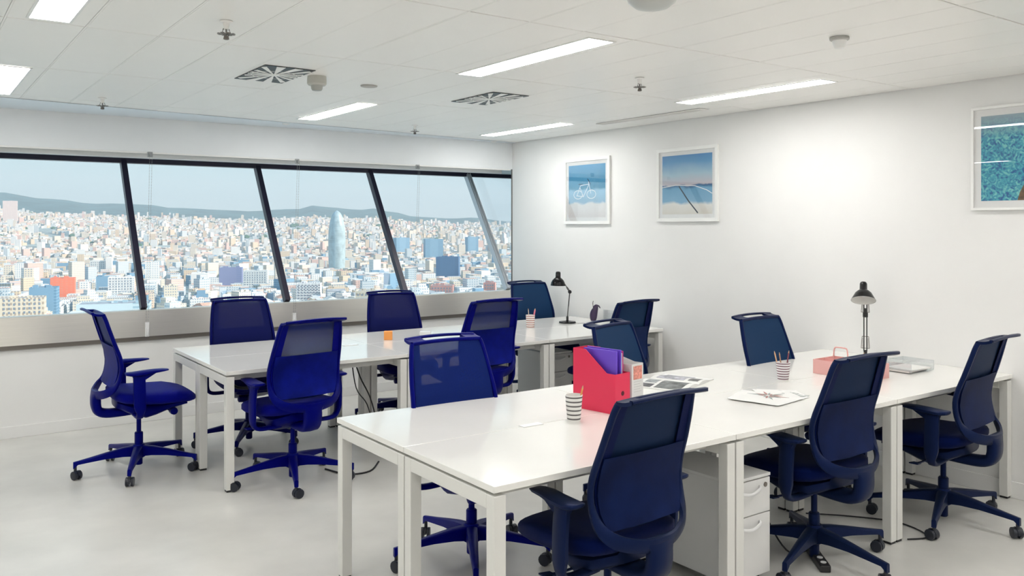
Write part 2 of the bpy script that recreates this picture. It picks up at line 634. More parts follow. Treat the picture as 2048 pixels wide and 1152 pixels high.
# ------------------------------------------------------------------ pictures on the right wall
def gradient_print(name, stops, axis_range, extra=None):
    """flat print: colour by height (object Z), optional water pattern"""
    m = bpy.data.materials.new(name)
    m.use_nodes = True
    n = m.node_tree
    b = n.nodes['Principled BSDF']
    b.inputs['Roughness'].default_value = .5
    t = n.nodes.new('ShaderNodeTexCoord')
    s = n.nodes.new('ShaderNodeSeparateXYZ')
    mr = n.nodes.new('ShaderNodeMapRange')
    r_ = n.nodes.new('ShaderNodeValToRGB')
    n.links.new(t.outputs['Object'], s.inputs[0])
    n.links.new(s.outputs['Z'], mr.inputs[0])
    mr.inputs[1].default_value, mr.inputs[2].default_value = axis_range
    nz = n.nodes.new('ShaderNodeTexNoise')
    nz.inputs['Scale'].default_value = 9
    nz.inputs['Detail'].default_value = 4
    n.links.new(t.outputs['Object'], nz.inputs['Vector'])
    ad = n.nodes.new('ShaderNodeMath'); ad.operation = 'MULTIPLY_ADD'
    ad.inputs[1].default_value = .12
    n.links.new(nz.outputs[0], ad.inputs[0])
    sb = n.nodes.new('ShaderNodeMath'); sb.operation = 'SUBTRACT'
    n.links.new(mr.outputs[0], sb.inputs[0]); sb.inputs[1].default_value = .06
    n.links.new(sb.outputs[0], ad.inputs[2])
    n.links.new(ad.outputs[0], r_.inputs[0])
    el = r_.color_ramp.elements
    el[0].position, el[0].color = stops[0][0], (*stops[0][1], 1)
    el[1].position, el[1].color = stops[-1][0], (*stops[-1][1], 1)
    for p, c in stops[1:-1]:
        q = el.new(p); q.color = (*c, 1)
    n.links.new(r_.outputs[0], b.inputs['Base Color'])
    return m


def picture(y0, y1, z0, z1, fw, mw, label, pm):
    """hangs on the wall x=0, faces -X; y0 > y1 (image left to right)"""
    yc, zc = (y0 + y1) / 2, (z0 + z1) / 2
    t = thing('framed_picture', label, 'picture', (0, yc, zc), group='framed seaside pictures on the right wall')
    hw, hh = (y0 - y1) / 2, (z1 - z0) / 2
    bm = bmesh.new()
    D = -.024
    for (ya, yb, za, zb) in ((-hw, hw, hh - fw, hh), (-hw, hw, -hh, -hh + fw), (-hw, -hw + fw, -hh + fw, hh - fw), (hw - fw, hw, -hh + fw, hh - fw)):
        box(bm, D, -.001, ya, yb, za, zb, bev=.0015)
    obj('frame', bm, M_frame, t)
    bm = bmesh.new()
    box(bm, -.012, -.004, -hw + fw, hw - fw, -hh + fw, hh - fw)
    obj('mat', bm, M_mat, t)
    bm = bmesh.new()
    pw, ph = hw - fw - mw, hh - fw - mw
    box(bm, -.0135, -.0122, -pw, pw, -ph, ph)
    p = obj('print', bm, pm, t)
    bm = bmesh.new()
    box(bm, -.0185, -.017, -hw + fw, hw - fw, -hh + fw, hh - fw)
    obj('glass', bm, M_pglass, t)
    return t, p, pw, ph


sand = (.72, .70, .66)
pm1 = gradient_print('print_sea', [(0, (.74, .71, .70)), (.26, (.80, .80, .79)), (.30, (.30, .50, .66)), (.50, (.33, .56, .72)), (.55, (.06, .26, .42)), (1, (.10, .36, .60))], (-.265, .265))
t, p, pw, ph = picture(-.918, -1.594, 1.648, 2.293, .030, .036, 'framed print of a white bicycle on a pale beach, the picture nearest the windows', pm1)


def print_lines(p, segs, m, name, w, x=-.0140):
    bm = bmesh.new()
    for path in segs:
        sweep(bm, [(x, a, b) for a, b in path], w, .0006, hint=(1, 0, 0), n=4)
    o = obj(name, bm, m, p)
    return o


def pp(pw, ph, x0, x1, y0, y1):
    return lambda x, y: (pw - (x - x0) / (x1 - x0) * 2 * pw, ph - (y - y0) / (y1 - y0) * 2 * ph)


f = pp(pw, ph, 572, 858, 210, 655)
M_ink = mat('ink_white', (.88, .88, .88), .6)
M_inkd = mat('ink_dark', (.02, .03, .05), .6)
circ = lambda cx, cy, r_: [f(cx + r_ * math.cos(2 * PI * k / 20), cy + 1.05 * r_ * math.sin(2 * PI * k / 20)) for k in range(21)]
print_lines(p, [[f(640, 468), f(668, 385)], [f(668, 385), f(735, 375)], [f(735, 375), f(690, 480)], [f(690, 480), f(662, 400)], [f(690, 480), f(636, 470)], [f(730, 355), f(748, 455)], circ(648, 462, 34), circ(752, 462, 34)], M_ink, 'bicycle_line', .0085)
print_lines(p, [[f(652, 374), f(684, 373)], [f(722, 330), f(734, 352), f(746, 380)]], M_inkd, 'bicycle_dark', .010)
pm2 = gradient_print('print_beach', [(0, (.72, .68, .60)), (.20, (.80, .79, .75)), (.245, (.22, .44, .62)), (.43, (.16, .38, .58)), (.475, (.04, .14, .30)), (.50, (.60, .55, .60)), (.66, (.40, .58, .68)), (.85, (.12, .34, .60)), (1, (.08, .26, .55))], (-.28, .28))
t, p, pw, ph = picture(-2.206, -2.897, 1.667, 2.30, .030, .034, 'framed print of a beach under blue sky with a leaning dark pole, middle picture', pm2)
f = pp(pw, ph, 1340, 1728, 130, 640)
print_lines(p, [[f(1475, 398), f(1545, 520), f(1622, 632)]], M_inkd, 'pole_line', .015)
print_lines(p, [[f(1340, 405), f(1450, 388), f(1600, 400), f(1690, 440), f(1728, 470)]], M_ink, 'surf_line', .008)

pm3 = bpy.data.materials.new('print_water')
pm3.use_nodes = True
n = pm3.node_tree
b = n.nodes['Principled BSDF']
b.inputs['Roughness'].default_value = .5
tcn = n.nodes.new('ShaderNodeTexCoord')
z1 = n.nodes.new('ShaderNodeTexNoise'); z1.inputs['Scale'].default_value = 34; z1.inputs['Detail'].default_value = 6; z1.inputs['Distortion'].default_value = 1.5
n.links.new(tcn.outputs['Object'], z1.inputs['Vector'])
r1 = n.nodes.new('ShaderNodeValToRGB')
el = r1.color_ramp.elements
el[0].position = .36; el[0].color = (.01, .10, .32, 1)
el[1].position = .66; el[1].color = (.22, .62, .58, 1)
q = el.new(.5); q.color = (.04, .36, .48, 1)
n.links.new(z1.outputs[0], r1.inputs[0])
sp = n.nodes.new('ShaderNodeSeparateXYZ'); n.links.new(tcn.outputs['Object'], sp.inputs[0])
mr = n.nodes.new('ShaderNodeMapRange'); mr.inputs[1].default_value = .12; mr.inputs[2].default_value = .26
n.links.new(sp.outputs['Z'], mr.inputs[0])
mxn = n.nodes.new('ShaderNodeMix'); mxn.data_type = 'RGBA'
n.links.new(mr.outputs[0], mxn.inputs[0]); n.links.new(r1.outputs[0], mxn.inputs[6]); mxn.inputs[7].default_value = (.30, .40, .46, 1)
n.links.new(mxn.outputs[2], b.inputs['Base Color'])
t, p, pw, ph = picture(-4.917, -5.60, 1.727, 2.362, .016, .042, 'framed print of turquoise water and brown rock, cut by the right edge', pm3)
bm = bmesh.new()
ol = [(-.0142, pw - .21, -ph), (-.0142, pw - .225, -ph + .05), (-.0142, pw - .25, -ph + .10), (-.0142, pw - .29, -ph + .14), (-.0142, pw - .40, -ph + .2), (-.0142, -pw, -ph + .24), (-.0142, -pw, -ph)]
plate(bm, ol, (1, 0, 0), .0004)
obj('rock_print', bm, mat('ink_rock', (.16, .09, .04), .6, var=.5, vs=40), p)

# ------------------------------------------------------------------ desks
def make_desk(L, D, label):
    t = thing('desk', label, 'desk', group=None)
    Z = .74
    g = .0015
    bm = bmesh.new()
    box(bm, g, L - g, g, D - g, Z - .024, Z, bev=.0015)
    o = obj('tabletop', bm, M_top, t)
    # end frames: two square legs and the rail between them, at both ends
    lw = .05
    for x in (.004, L - .004 - lw):
        for y in (.004, D - .004 - lw):
            bm = bmesh.new()
            box(bm, x, x + lw, y, y + lw, .012, Z - .036, bev=.003)
            lg = obj('leg', bm, M_leg, t)
            bm = bmesh.new()
            box(bm, x + .004, x + lw - .004, y + .004, y + lw - .004, 0, .012)
            obj('foot', bm, M_black, lg)
        bm = bmesh.new()
        box(bm, x, x + lw, .004 + lw, D - .004 - lw, Z - .088, Z - .036, bev=.003)
        obj('end_rail', bm, M_leg, t)
    bm = bmesh.new()
    for y in (.12, D - .16):
        box(bm, lw + .004, L - lw - .004, y, y + .04, Z - .076, Z - .036)
    for x in (.03, L - .07):
        box(bm, x, x + .04, .06, D - .06, Z - .036, Z - .024)
    obj('beam', bm, M_leg, t)
    return t


DESK = []


def desk_row(xa, ya, L, D, n, labels, wob=None):
    k = 0
    for side in (0, 1):
        proto = None
        for i in range(n):
            o = make_desk(L, D, labels[k]) if not DESK or DESK[-1][1] != (L, D) else dup(DESK[-1][0])
            o['label'] = labels[k]
            o['group'] = 'white office desks'
            o.location = (xa + i * L, ya + side * D, 0)
            if side == 1:
                pass
            DESK.append((o, (L, D)))
            k += 1


LA, DA, XA, YA = 1.255, .628, -3.815, -2.318
LB, DB, XB, YB_ = 1.2582, .6479, -3.776, -5.1527
desk_row(XA, YA, LA, DA, 3, [
    'white desk of the window row, near side, at its left end',
    'white desk of the window row, near side, in the middle behind the front chairs',
    'white desk of the window row, near side, against the picture wall',
    'white desk of the window row, far side, by the lone chair on the left',
    'white desk of the window row, far side, middle, carrying the orange cube',
    'white desk of the window row, far side, against the picture wall under the black lamp'])
desk_row(XB, YB_, LB, DB, 3, [
    'white desk of the front row, near side, left end closest to the camera',
    'white desk of the front row, near side, middle, with the newspaper and drawers below',
    'white desk of the front row, near side, right end against the wall',
    'white desk of the front row, far side, left end, bare top',
    'white desk of the front row, far side, middle, with the open magazine',
    'white desk of the front row, far side, right end with the pink caddy'])

# cable flap caps let into the seam of each double desk
for k, (x, y, lb) in enumerate(((-3.13, YB_ + DB, 'small white cable cover in the desk seam left of the striped cup'),
                                (-2.70, YA + DA, 'small white cable cover in the seam of the window row desks'))):
    bm = bmesh.new()
    box(bm, x - .055, x + .055, y - .022, y + .022, .7405, .743, bev=.001)
    tag(obj('cable_cover', bm, M_white), lb, 'cable cover')

# drawer pedestal under the front row
def pedestal(x, y, w, d, h, label):
    t = thing('drawer_pedestal', label, 'drawer unit', (x, y, 0))
    bm = bmesh.new()
    box(bm, 0, w, .018, d, .045, h, bev=.002)
    obj('body', bm, M_ped, t)
    bm = bmesh.new()
    box(bm, -.001, w + .001, -.002, d, h, h + .014, bev=.002)
    obj('top', bm, M_ped, t)
    zs = [(.05, h - .165), (h - .160, h - .006)]
    for k, (a, b_) in enumerate(zs):
        bm = bmesh.new()
        box(bm, .001, w - .001, 0, .0175, a, b_, bev=.002)
        dr = obj('drawer', bm, mat('drawer_paint', (.74, .735, .725), .35), t)
        zc = b_ - .045
        bm = bmesh.new()
        pts = smooth_path([(.03, -.002, zc + .012), (.06, -.020, zc + .004), (w * .42, -.026, zc - .004), (w * .66, -.016, zc + .006), (w * .72, -.002, zc + .014)], 4)
        sweep(bm, pts, .010, .016, n=8)
        obj('handle', bm, M_white, dr, smooth=True)
        if k == 1:
            bm = bmesh.new()
            lathe(bm, [(.011, 0), (.011, .004), (.004, .005)], 14, axis_mtx((w - .035, 0, b_ - .03), (0, -1, 0)))
            obj('lock', bm, M_lip, dr)
    for xx in (.04, w - .04):
        for yy in (.06, d - .06):
            bm = bmesh.new()
            lathe(bm, [(.0225, -.010), (.0225, .010)], 14, axis_mtx((xx, yy, .0225), (1, 0, 0)))
            obj('caster', bm, M_black, t)
    return t


pedestal(-2.455, -5.07, .27, .52, .49, 'pale two-drawer pedestal on casters beside the double leg of the front row')
pedestal(-.80, -1.62, .30, .42, .49, 'pale drawer pedestal under the far right desk of the window row')

# ------------------------------------------------------------------ office chairs
def chair_mats(tag_, shell, fab, light, aa=.84):
    pl = mat('chair_plastic_' + tag_, shell, .42, bump=.15, bs=500)
    fb = mat('chair_fabric_' + tag_, fab, .62, var=.18, vs=300, bump=.3, bs=700)
    for q in (pl, fb):
        b0 = q.node_tree.nodes['Principled BSDF']
        b0.inputs['Specular Tint'].default_value = (.12, .2, 1, 1)
        b0.inputs['Specular IOR Level'].default_value = .35
    # open mesh: tiny holes
    m = bpy.data.materials.new('chair_mesh_' + tag_)
    m.use_nodes = True
    n_ = m.node_tree
    b_ = n_.nodes['Principled BSDF']
    b_.inputs['Base Color'].default_value = (*light, 1)
    b_.inputs['Roughness'].default_value = .6
    b_.inputs['Specular Tint'].default_value = (.15, .3, 1, 1)
    b_.inputs['Specular IOR Level'].default_value = .3
    tc_ = n_.nodes.new('ShaderNodeTexCoord')
    ck = n_.nodes.new('ShaderNodeTexNoise')
    ck.inputs['Scale'].default_value = 420
    ck.inputs['Detail'].default_value = 1
    n_.links.new(tc_.outputs['Object'], ck.inputs['Vector'])
    rr = n_.nodes.new('ShaderNodeMapRange')
    rr.inputs[1].default_value = .35; rr.inputs[2].default_value = .65
    rr.inputs[3].default_value = aa; rr.inputs[4].default_value = min(1, aa + .12)
    n_.links.new(ck.outputs[0], rr.inputs[0])
    n_.links.new(rr.outputs[0], b_.inputs['Alpha'])
    lw_ = n_.nodes.new('ShaderNodeLayerWeight')
    lw_.inputs[0].default_value = .5
    mxa = n_.nodes.new('ShaderNodeMath'); mxa.operation = 'MULTIPLY_ADD'; mxa.use_clamp = True
    mxa.inputs[1].default_value = .25
    n_.links.new(lw_.outputs['Facing'], mxa.inputs[0])
    n_.links.new(rr.outputs[0], mxa.inputs[2])
    n_.links.new(mxa.outputs[0], b_.inputs['Alpha'])
    lum = mat('chair_lumbar_' + tag_, [.35 * a_ + .65 * b2 for a_, b2 in zip(light, fab)], .6, var=.35, vs=9, bump=.3, bs=700)
    b0 = lum.node_tree.nodes['Principled BSDF']
    b0.inputs['Specular Tint'].default_value = (.12, .2, 1, 1)
    b0.inputs['Specular IOR Level'].default_value = .3
    return pl, fb, m, lum


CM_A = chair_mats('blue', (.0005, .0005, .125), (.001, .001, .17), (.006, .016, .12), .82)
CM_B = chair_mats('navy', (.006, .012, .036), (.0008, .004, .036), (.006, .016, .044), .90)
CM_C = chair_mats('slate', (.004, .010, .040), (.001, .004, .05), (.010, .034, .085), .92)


def prof_x(z):
    """side profile of the backrest: x of the surface at height z"""
    P = [(.53, -.225), (.58, -.195), (.64, -.165), (.72, -.152), (.80, -.163), (.89, -.190), (.98, -.220), (1.07, -.252)]
    for (a, xa), (b_, xb) in zip(P, P[1:]):
        if z <= b_:
            t_ = (z - a) / (b_ - a)
            t_ = max(0, t_)
            return xa + (xb - xa) * t_
    return P[-1][1]


def prof_w(z):
    P = [(.53, .10), (.56, .165), (.60, .205), (.66, .228), (.75, .235), (.85, .229), (.95, .219), (1.07, .205)]
    for (a, xa), (b_, xb) in zip(P, P[1:]):
        if z <= b_:
            t_ = max(0, (z - a) / (b_ - a))
            return xa + (xb - xa) * t_
    return P[-1][1]


def make_chair(label):
    t = thing('office_chair', label, 'office chair')
    pl, fb, ms, lm = CM_A
    # backrest frame -------------------------------------------------
    bk = []
    right = [(-.250, .198, 1.062), (-.238, .207, 1.03), (-.220, .217, .97), (-.191, .229, .88), (-.160, .237, .79), (-.152, .238, .72), (-.165, .231, .65), (-.190, .213, .60), (-.222, .175, .567), (-.250, .115, .548), (-.268, .055, .541), (-.272, 0, .540)]
    path = right + [(x, -y, z) for x, y, z in right[-2::-1]]
    path = smooth_path(path, 3)
    N = len(path)
    wid, hei = [], []
    for q in path:
        k = max(0, min(1, (.68 - q.z) / .12))
        wid.append(.020 + .046 * k)
        hei.append(.026 + .002 * k)
    bm = bmesh.new()
    sweep(bm, path, hei, wid, hint=(.02, 0, 1), n=8) if False else None
    # own sweep: section axes follow the surface (outward in the back plane, and its normal)
    rings = []
    for i, q in enumerate(path):
        tg = (path[min(i + 1, N - 1)] - path[max(i - 1, 0)]).normalized()
        nrm = Vector((-1, 0, -.25)).normalized()
        s = tg.cross(nrm).normalized()
        nn = s.cross(tg).normalized()
        k = max(0, min(1, (.70 - q.z) / .13))
        a_, b2 = (.011 + .017 * k), (.013 - .001 * k)
        ring = []
        for j in range(8):
            an = 2 * PI * (j + .5) / 8
            ca, sa = math.cos(an), math.sin(an)
            ring.append(q + s * (a_ * math.copysign(abs(ca) ** .75, ca)) + nn * (b2 * math.copysign(abs(sa) ** .75, sa)))
        rings.append(ring)
    loft(bm, rings)
    # top rail and rear handle bar
    ys = [i / 8 for i in range(-8, 9)]
    sweep(bm, [(-.250 + .003 * abs(y) ** 2, y * .198, 1.064 + .006 * (1 - y * y)) for y in ys], .020, .020, n=8)
    sweep(bm, [(-.324 + .010 * y ** 4, y * .200, 1.079 + .008 * (1 - y * y)) for y in ys], .022, .016, n=8)
    for s in (-1, 1):
        rings = []
        for k in range(6):
            u = k / 5
            x = -.250 - .070 * u
            z0 = 1.066 + .012 * u - .004 * math.sin(u * PI)
            yi, yo = s * (.118), s * (.207)
            rings.append([(x, yo, z0 - .007), (x, yi, z0 - .007 + .004), (x, yi, z0 + .007 + .004), (x, yo, z0 + .007)])
        loft(bm, rings)
    fr = obj('back_frame', bm, pl, t, smooth=True, angle=50)
    # mesh panel ------------------------------------------------------
    bm = bmesh.new()
    nz_, ny_ = 16, 12
    grid = []
    for i in range(nz_ + 1):
        z = .585 + (1.062 - .585) * i / nz_
        hw = prof_w(z) - .010
        row = []
        for j in range(ny_ + 1):
            y = -1 + 2 * j / ny_
            zz = z - (.022 * (1 - y * y) if i < 3 else 0) * (1 - i / 3) * -1 if False else z + .018 * y * y * max(0, 1 - i / 4)
            row.append(bm.verts.new((prof_x(z) - .018 * (1 - y * y) * math.sin(PI * min(1, i / nz_ * 1.0)) * .6 + .004, y * hw, zz)))
        grid.append(row)
    for i in range(nz_):
        for j in range(ny_):
            bm.faces.new((grid[i][j], grid[i][j + 1], grid[i + 1][j + 1], grid[i + 1][j]))
    obj('back_mesh', bm, ms, t, smooth=True, angle=80)
    # fabric hem down the sides of the mesh and lumbar layer
    for s in (-1, 1):
        bm = bmesh.new()
        rings = []
        for i in range(13):
            z = .60 + (1.055 - .60) * i / 12
            hw = prof_w(z)
            x = prof_x(z) - .004
            rings.append([(x, s * (hw - .006), z), (x - .003, s * (hw - .052), z), (x - .006, s * (hw - .052), z), (x - .005, s * (hw - .006), z)])
        loft(bm, rings)
        obj('hem', bm, fb, t, smooth=True, angle=60)
    bm = bmesh.new()
    g1 = []
    for i in range(9):
        z = .600 + (.862 - .600) * i / 8
        hw = prof_w(z) - .014
        g1.append([(prof_x(z) - .012 - .010 * (1 - (j / 4 - 1) ** 2), (j / 4 - 1) * hw, z) for j in range(9)])
    for off in (0,):
        vs = [[bm.verts.new((x - off, y, z)) for x, y, z in r_] for r_ in g1]
        vb = [[bm.verts.new((x - .005, y, z)) for x, y, z in r_] for r_ in g1]
        for i in range(8):
            for j in range(8):
                bm.faces.new((vs[i][j], vs[i][j + 1], vs[i + 1][j + 1], vs[i + 1][j]))
                bm.faces.new((vb[i][j], vb[i + 1][j], vb[i + 1][j + 1], vb[i][j + 1]))
        for i in range(8):
            for j in (0, 8):
                bm.faces.new((vs[i][j], vs[i + 1][j], vb[i + 1][j], vb[i][j]))
        for j in range(8):
            for i in (0, 8):
                bm.faces.new((vs[i][j], vb[i][j], vb[i][j + 1], vs[i][j + 1]))
    obj('lumbar_pad', bm, lm, t, smooth=True, angle=60)
    # spine: a broad J from the frame down and forward under the seat
    bm = bmesh.new()
    P_ = smooth_path([(-.262, 0, .562), (-.264, 0, .540), (-.264, 0, .505), (-.262, 0, .462), (-.246, 0, .425), (-.205, 0, .408), (-.13, 0, .404), (-.04, 0, .406)], 3)
    n_ = len(P_)
    rings = []
    for i, q in enumerate(P_):
        tg = (P_[min(i + 1, n_ - 1)] - P_[max(i - 1, 0)]).normalized()
        s = Vector((0, 1, 0)); nn = tg.cross(s).normalized()
        u = i / (n_ - 1)
        hw = .105 - .047 * min(1, u / .22)
        th = (.014 + .016 * min(1, u / .25)) if u < .6 else .030 - .006 * (u - .6) / .4
        ring = []
        for j in range(10):
            an = 2 * PI * (j + .5) / 10
            ca, sa = math.cos(an), math.sin(an)
            ring.append(q + s * (hw * math.copysign(abs(ca) ** .5, ca)) + nn * (th * math.copysign(abs(sa) ** .7, sa)))
        rings.append(ring)
    loft(bm, rings)
    obj('spine', bm, pl, t, smooth=True, angle=50)
    # seat -------------------------------------------------------------
    bm = bmesh.new()
    xs = [-.178, -.172, -.155, -.12, -.05, .04, .12, .19, .245, .285, .312, .330, .338]
    hws = [.150, .185, .212, .232, .246, .252, .252, .248, .236, .218, .192, .155, .110]
    zt = [.545, .560, .568, .568, .560, .553, .551, .549, .542, .530, .516, .500, .488]
    zb = [.515, .505, .495, .482, .468, .460, .456, .453, .452, .452, .455, .462, .472]
    rings = []
    for x, hw, a_, b2 in zip(xs, hws, zt, zb):
        zc, hh = (a_ + b2) / 2, (a_ - b2) / 2
        ring = []
        for j in range(20):
            an = 2 * PI * (j + .5) / 20
            ca, sa = math.cos(an), math.sin(an)
            yy = hw * math.copysign(abs(ca) ** .55, ca)
            zz = zc + hh * math.copysign(abs(sa) ** .55, sa)
            if sa > 0:
                zz += .010 * (abs(yy) / .25) ** 2 * (1 if x < .2 else .2) - .004
            ring.append((x, yy, zz))
        rings.append(ring)
    loft(bm, rings)
    obj('seat', bm, fb, t, smooth=True, angle=60)
    bm = bmesh.new()
    rings = []
    for x, hw, a_, b2 in ((-.15, .10, .50, .44), (-.08, .17, .478, .405), (.02, .17, .468, .362), (.08, .15, .464, .372), (.18, .15, .462, .41), (.27, .17, .458, .435)):
        zc, hh = (a_ + b2) / 2, (a_ - b2) / 2
        rings.append([(x, hw * math.copysign(abs(math.cos(q)) ** .6, math.cos(q)), zc + hh * math.copysign(abs(math.sin(q)) ** .6, math.sin(q))) for q in [2 * PI * (j + .5) / 14 for j in range(14)]])
    loft(bm, rings)
    obj('mechanism', bm, pl, t, smooth=True, angle=50)
    bm = bmesh.new()
    lathe(bm, [(.016, -.035), (.024, -.03), (.026, 0), (.024, .03), (.016, .035)], 12, axis_mtx((.195, -.10, .392), (0, 1, 0)))
    sweep(bm, [(.195, -.10, .392), (.15, -.05, .41)], .022, n=6)
    obj('tension_knob', bm, pl, t, smooth=True, angle=50)
    bm = bmesh.new()
    sweep(bm, smooth_path([(.02, .10, .40), (.03, .20, .392), (.035, .26, .395)], 3), .012, .010, n=6)
    plate(bm, [(.015, .25, .392), (.055, .25, .392), (.06, .30, .396), (.012, .30, .396)], (0, 0, 1), .006)
    obj('height_lever', bm, pl, t, smooth=True, angle=50)
    # arms -------------------------------------------------------------
    for s in (-1, 1):
        bm = bmesh.new()
        pts = smooth_path([(-.050, s * .11, .408), (-.050, s * .21, .404), (-.050, s * .268, .412), (-.052, s * .292, .445), (-.056, s * .297, .51), (-.058, s * .296, .60), (-.058, s * .288, .672)], 3)
        k = len(pts)
        rings = []
        for i, q in enumerate(pts):
            tg = (pts[min(i + 1, k - 1)] - pts[max(i - 1, 0)]).normalized()
            f_ = Vector((1, 0, 0)); nn = tg.cross(f_).normalized()
            u = i / (k - 1)
            a_ = .022 + .015 * min(1, max(0, (u - .45) / .15)); b2 = .012 + .004 * u
            rings.append([q + f_ * (a_ * math.copysign(abs(math.cos(an)) ** .6, math.cos(an))) + nn * (b2 * math.copysign(abs(math.sin(an)) ** .6, math.sin(an))) for an in [2 * PI * (j + .5) / 10 for j in range(10)]])
        loft(bm, rings)
        ar = obj('armrest', bm, pl, t, smooth=True, angle=50)
        bm = bmesh.new()
        rings = []
        for x, hw, z_, th in ((-.142, .020, .697, .006), (-.135, .036, .694, .010), (-.10, .044, .690, .014), (-.03, .044, .693, .016), (.04, .042, .697, .012), (.09, .038, .699, .008), (.118, .026, .699, .005), (.124, .012, .699, .003)):
            rings.append([(x, s * (.283 - (.012 if x > .02 else 0)) + hw * math.copysign(abs(math.cos(an)) ** .7, math.cos(an)), z_ + th * math.copysign(abs(math.sin(an)) ** .7, math.sin(an))) for an in [2 * PI * (j + .5) / 12 for j in range(12)]])
        loft(bm, rings)
        # gusset under the pad
        loft(bm, [[(-.10, s * .283 - .014, .684), (-.10, s * .283 + .014, .684), (.045, s * .283 + .014, .688), (.045, s * .283 - .014, .688)],
                  [(-.09, s * .288 - .014, .655), (-.09, s * .288 + .014, .655), (-.022, s * .288 + .014, .650), (-.022, s * .288 - .014, .650)]])
        obj('arm_pad', bm, pl, ar, smooth=True, angle=50)
    # column and base ----------------------------------------------------
    bm = bmesh.new()
    lathe(bm, [(.015, .24), (.015, .372)], 14)
    lathe(bm, [(.027, .12), (.027, .252), (.022, .258)], 16)
    lathe(bm, [(.020, .040), (.024, .045), (.024, .13)], 14)
    obj('gas_column', bm, pl, t, smooth=True)
    bm = bmesh.new()
    lathe(bm, [(.030, .085), (.045, .095), (.048, .135), (.040, .168), (.034, .178)], 20)
    for k in range(5):
        a = 2 * PI * k / 5
        ca, sa = math.cos(a), math.sin(a)
        rings = []
        for r_, w_, zt_, zb_ in ((.025, .030, .170, .100), (.10, .027, .163, .108), (.20, .022, .146, .108), (.30, .018, .127, .100), (.365, .015, .116, .094), (.392, .012, .112, .070)):
            ring = []
            for (yy, zz) in ((-w_, zb_), (w_, zb_), (w_ * .9, zt_ - .006), (w_ * .5, zt_), (-w_ * .5, zt_), (-w_ * .9, zt_ - .006)):
                ring.append((r_ * ca - yy * sa, r_ * sa + yy * ca, zz))
            rings.append(ring)
        loft(bm, rings)
    base = obj('star_base', bm, pl, t, smooth=True, angle=40)
    for k in range(5):
        a = 2 * PI * k / 5
        cx, cy = .380 * math.cos(a), .380 * math.sin(a)
        tw = a + random.uniform(-1.2, 1.2)
        ax = Vector((-math.sin(tw), math.cos(tw), 0))
        fw = Vector((math.cos(tw), math.sin(tw), 0))
        c = Vector((cx, cy, .029)) - fw * .012
        bm = bmesh.new()
        for s in (-1, 1):
            lathe(bm, [(.018, -.009), (.028, -.008), (.029, 0), (.028, .008), (.018, .009)], 14, axis_mtx(c + ax * s * .016, ax))
        lathe(bm, [(.006, -.02), (.006, .02)], 8, axis_mtx(c, ax))
        rings = []
        for q in range(7):
            an = -.3 + (PI + .3) * q / 6
            for_ = Vector((fw.x * math.cos(an), fw.y * math.cos(an), math.sin(an)))
            rings.append([c + for_ * .031 - ax * .006, c + for_ * .031 + ax * .006, c + for_ * .024 + ax * .006, c + for_ * .024 - ax * .006])
        loft(bm, rings)
        lathe(bm, [(.009, .045), (.009, .10)], 10, Matrix.Translation((cx, cy, 0)))
        obj('caster', bm, M_caster, base, smooth=True, angle=50)
    return t


chair0 = make_chair('x')
# x, y, facing, height shift, angle of the star, finish, label
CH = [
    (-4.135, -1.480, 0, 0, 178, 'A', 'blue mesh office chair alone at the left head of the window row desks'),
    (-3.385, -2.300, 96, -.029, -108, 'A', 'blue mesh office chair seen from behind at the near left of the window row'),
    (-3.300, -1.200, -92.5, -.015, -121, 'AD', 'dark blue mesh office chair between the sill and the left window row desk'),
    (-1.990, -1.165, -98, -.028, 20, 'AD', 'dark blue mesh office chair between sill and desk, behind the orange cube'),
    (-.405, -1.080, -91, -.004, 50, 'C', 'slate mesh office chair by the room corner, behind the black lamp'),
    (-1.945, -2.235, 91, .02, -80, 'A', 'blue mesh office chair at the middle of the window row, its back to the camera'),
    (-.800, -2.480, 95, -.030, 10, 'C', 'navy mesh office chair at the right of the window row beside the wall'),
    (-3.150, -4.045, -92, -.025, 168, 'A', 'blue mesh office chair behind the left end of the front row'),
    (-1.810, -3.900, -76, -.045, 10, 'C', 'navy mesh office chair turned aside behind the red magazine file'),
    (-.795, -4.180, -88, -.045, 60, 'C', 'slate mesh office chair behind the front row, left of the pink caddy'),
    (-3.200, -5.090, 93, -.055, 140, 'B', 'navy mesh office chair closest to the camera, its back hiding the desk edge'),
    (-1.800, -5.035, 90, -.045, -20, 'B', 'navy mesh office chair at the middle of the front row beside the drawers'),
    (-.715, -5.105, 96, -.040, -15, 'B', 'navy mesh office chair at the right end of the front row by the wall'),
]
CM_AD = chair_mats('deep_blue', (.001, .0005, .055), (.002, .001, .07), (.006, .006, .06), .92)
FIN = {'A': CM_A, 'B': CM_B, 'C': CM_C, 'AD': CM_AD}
protos = chair0
fin_meshes = {}
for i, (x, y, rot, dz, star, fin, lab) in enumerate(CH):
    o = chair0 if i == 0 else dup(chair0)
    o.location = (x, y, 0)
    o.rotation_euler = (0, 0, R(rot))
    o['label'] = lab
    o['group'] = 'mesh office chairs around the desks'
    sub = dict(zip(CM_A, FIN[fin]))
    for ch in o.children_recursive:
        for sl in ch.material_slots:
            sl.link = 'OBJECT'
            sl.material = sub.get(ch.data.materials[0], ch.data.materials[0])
    for ch in o.children:
        nm = ch.name.split('.')[0]
        if nm == 'star_base':
            ch.rotation_euler = (0, 0, R(star - rot))
        elif nm != 'gas_column':
            ch.location = (0, 0, dz)
        else:
            ch.location = (0, 0, dz * .5)

# ------------------------------------------------------------------ things on the desks
T = .7402


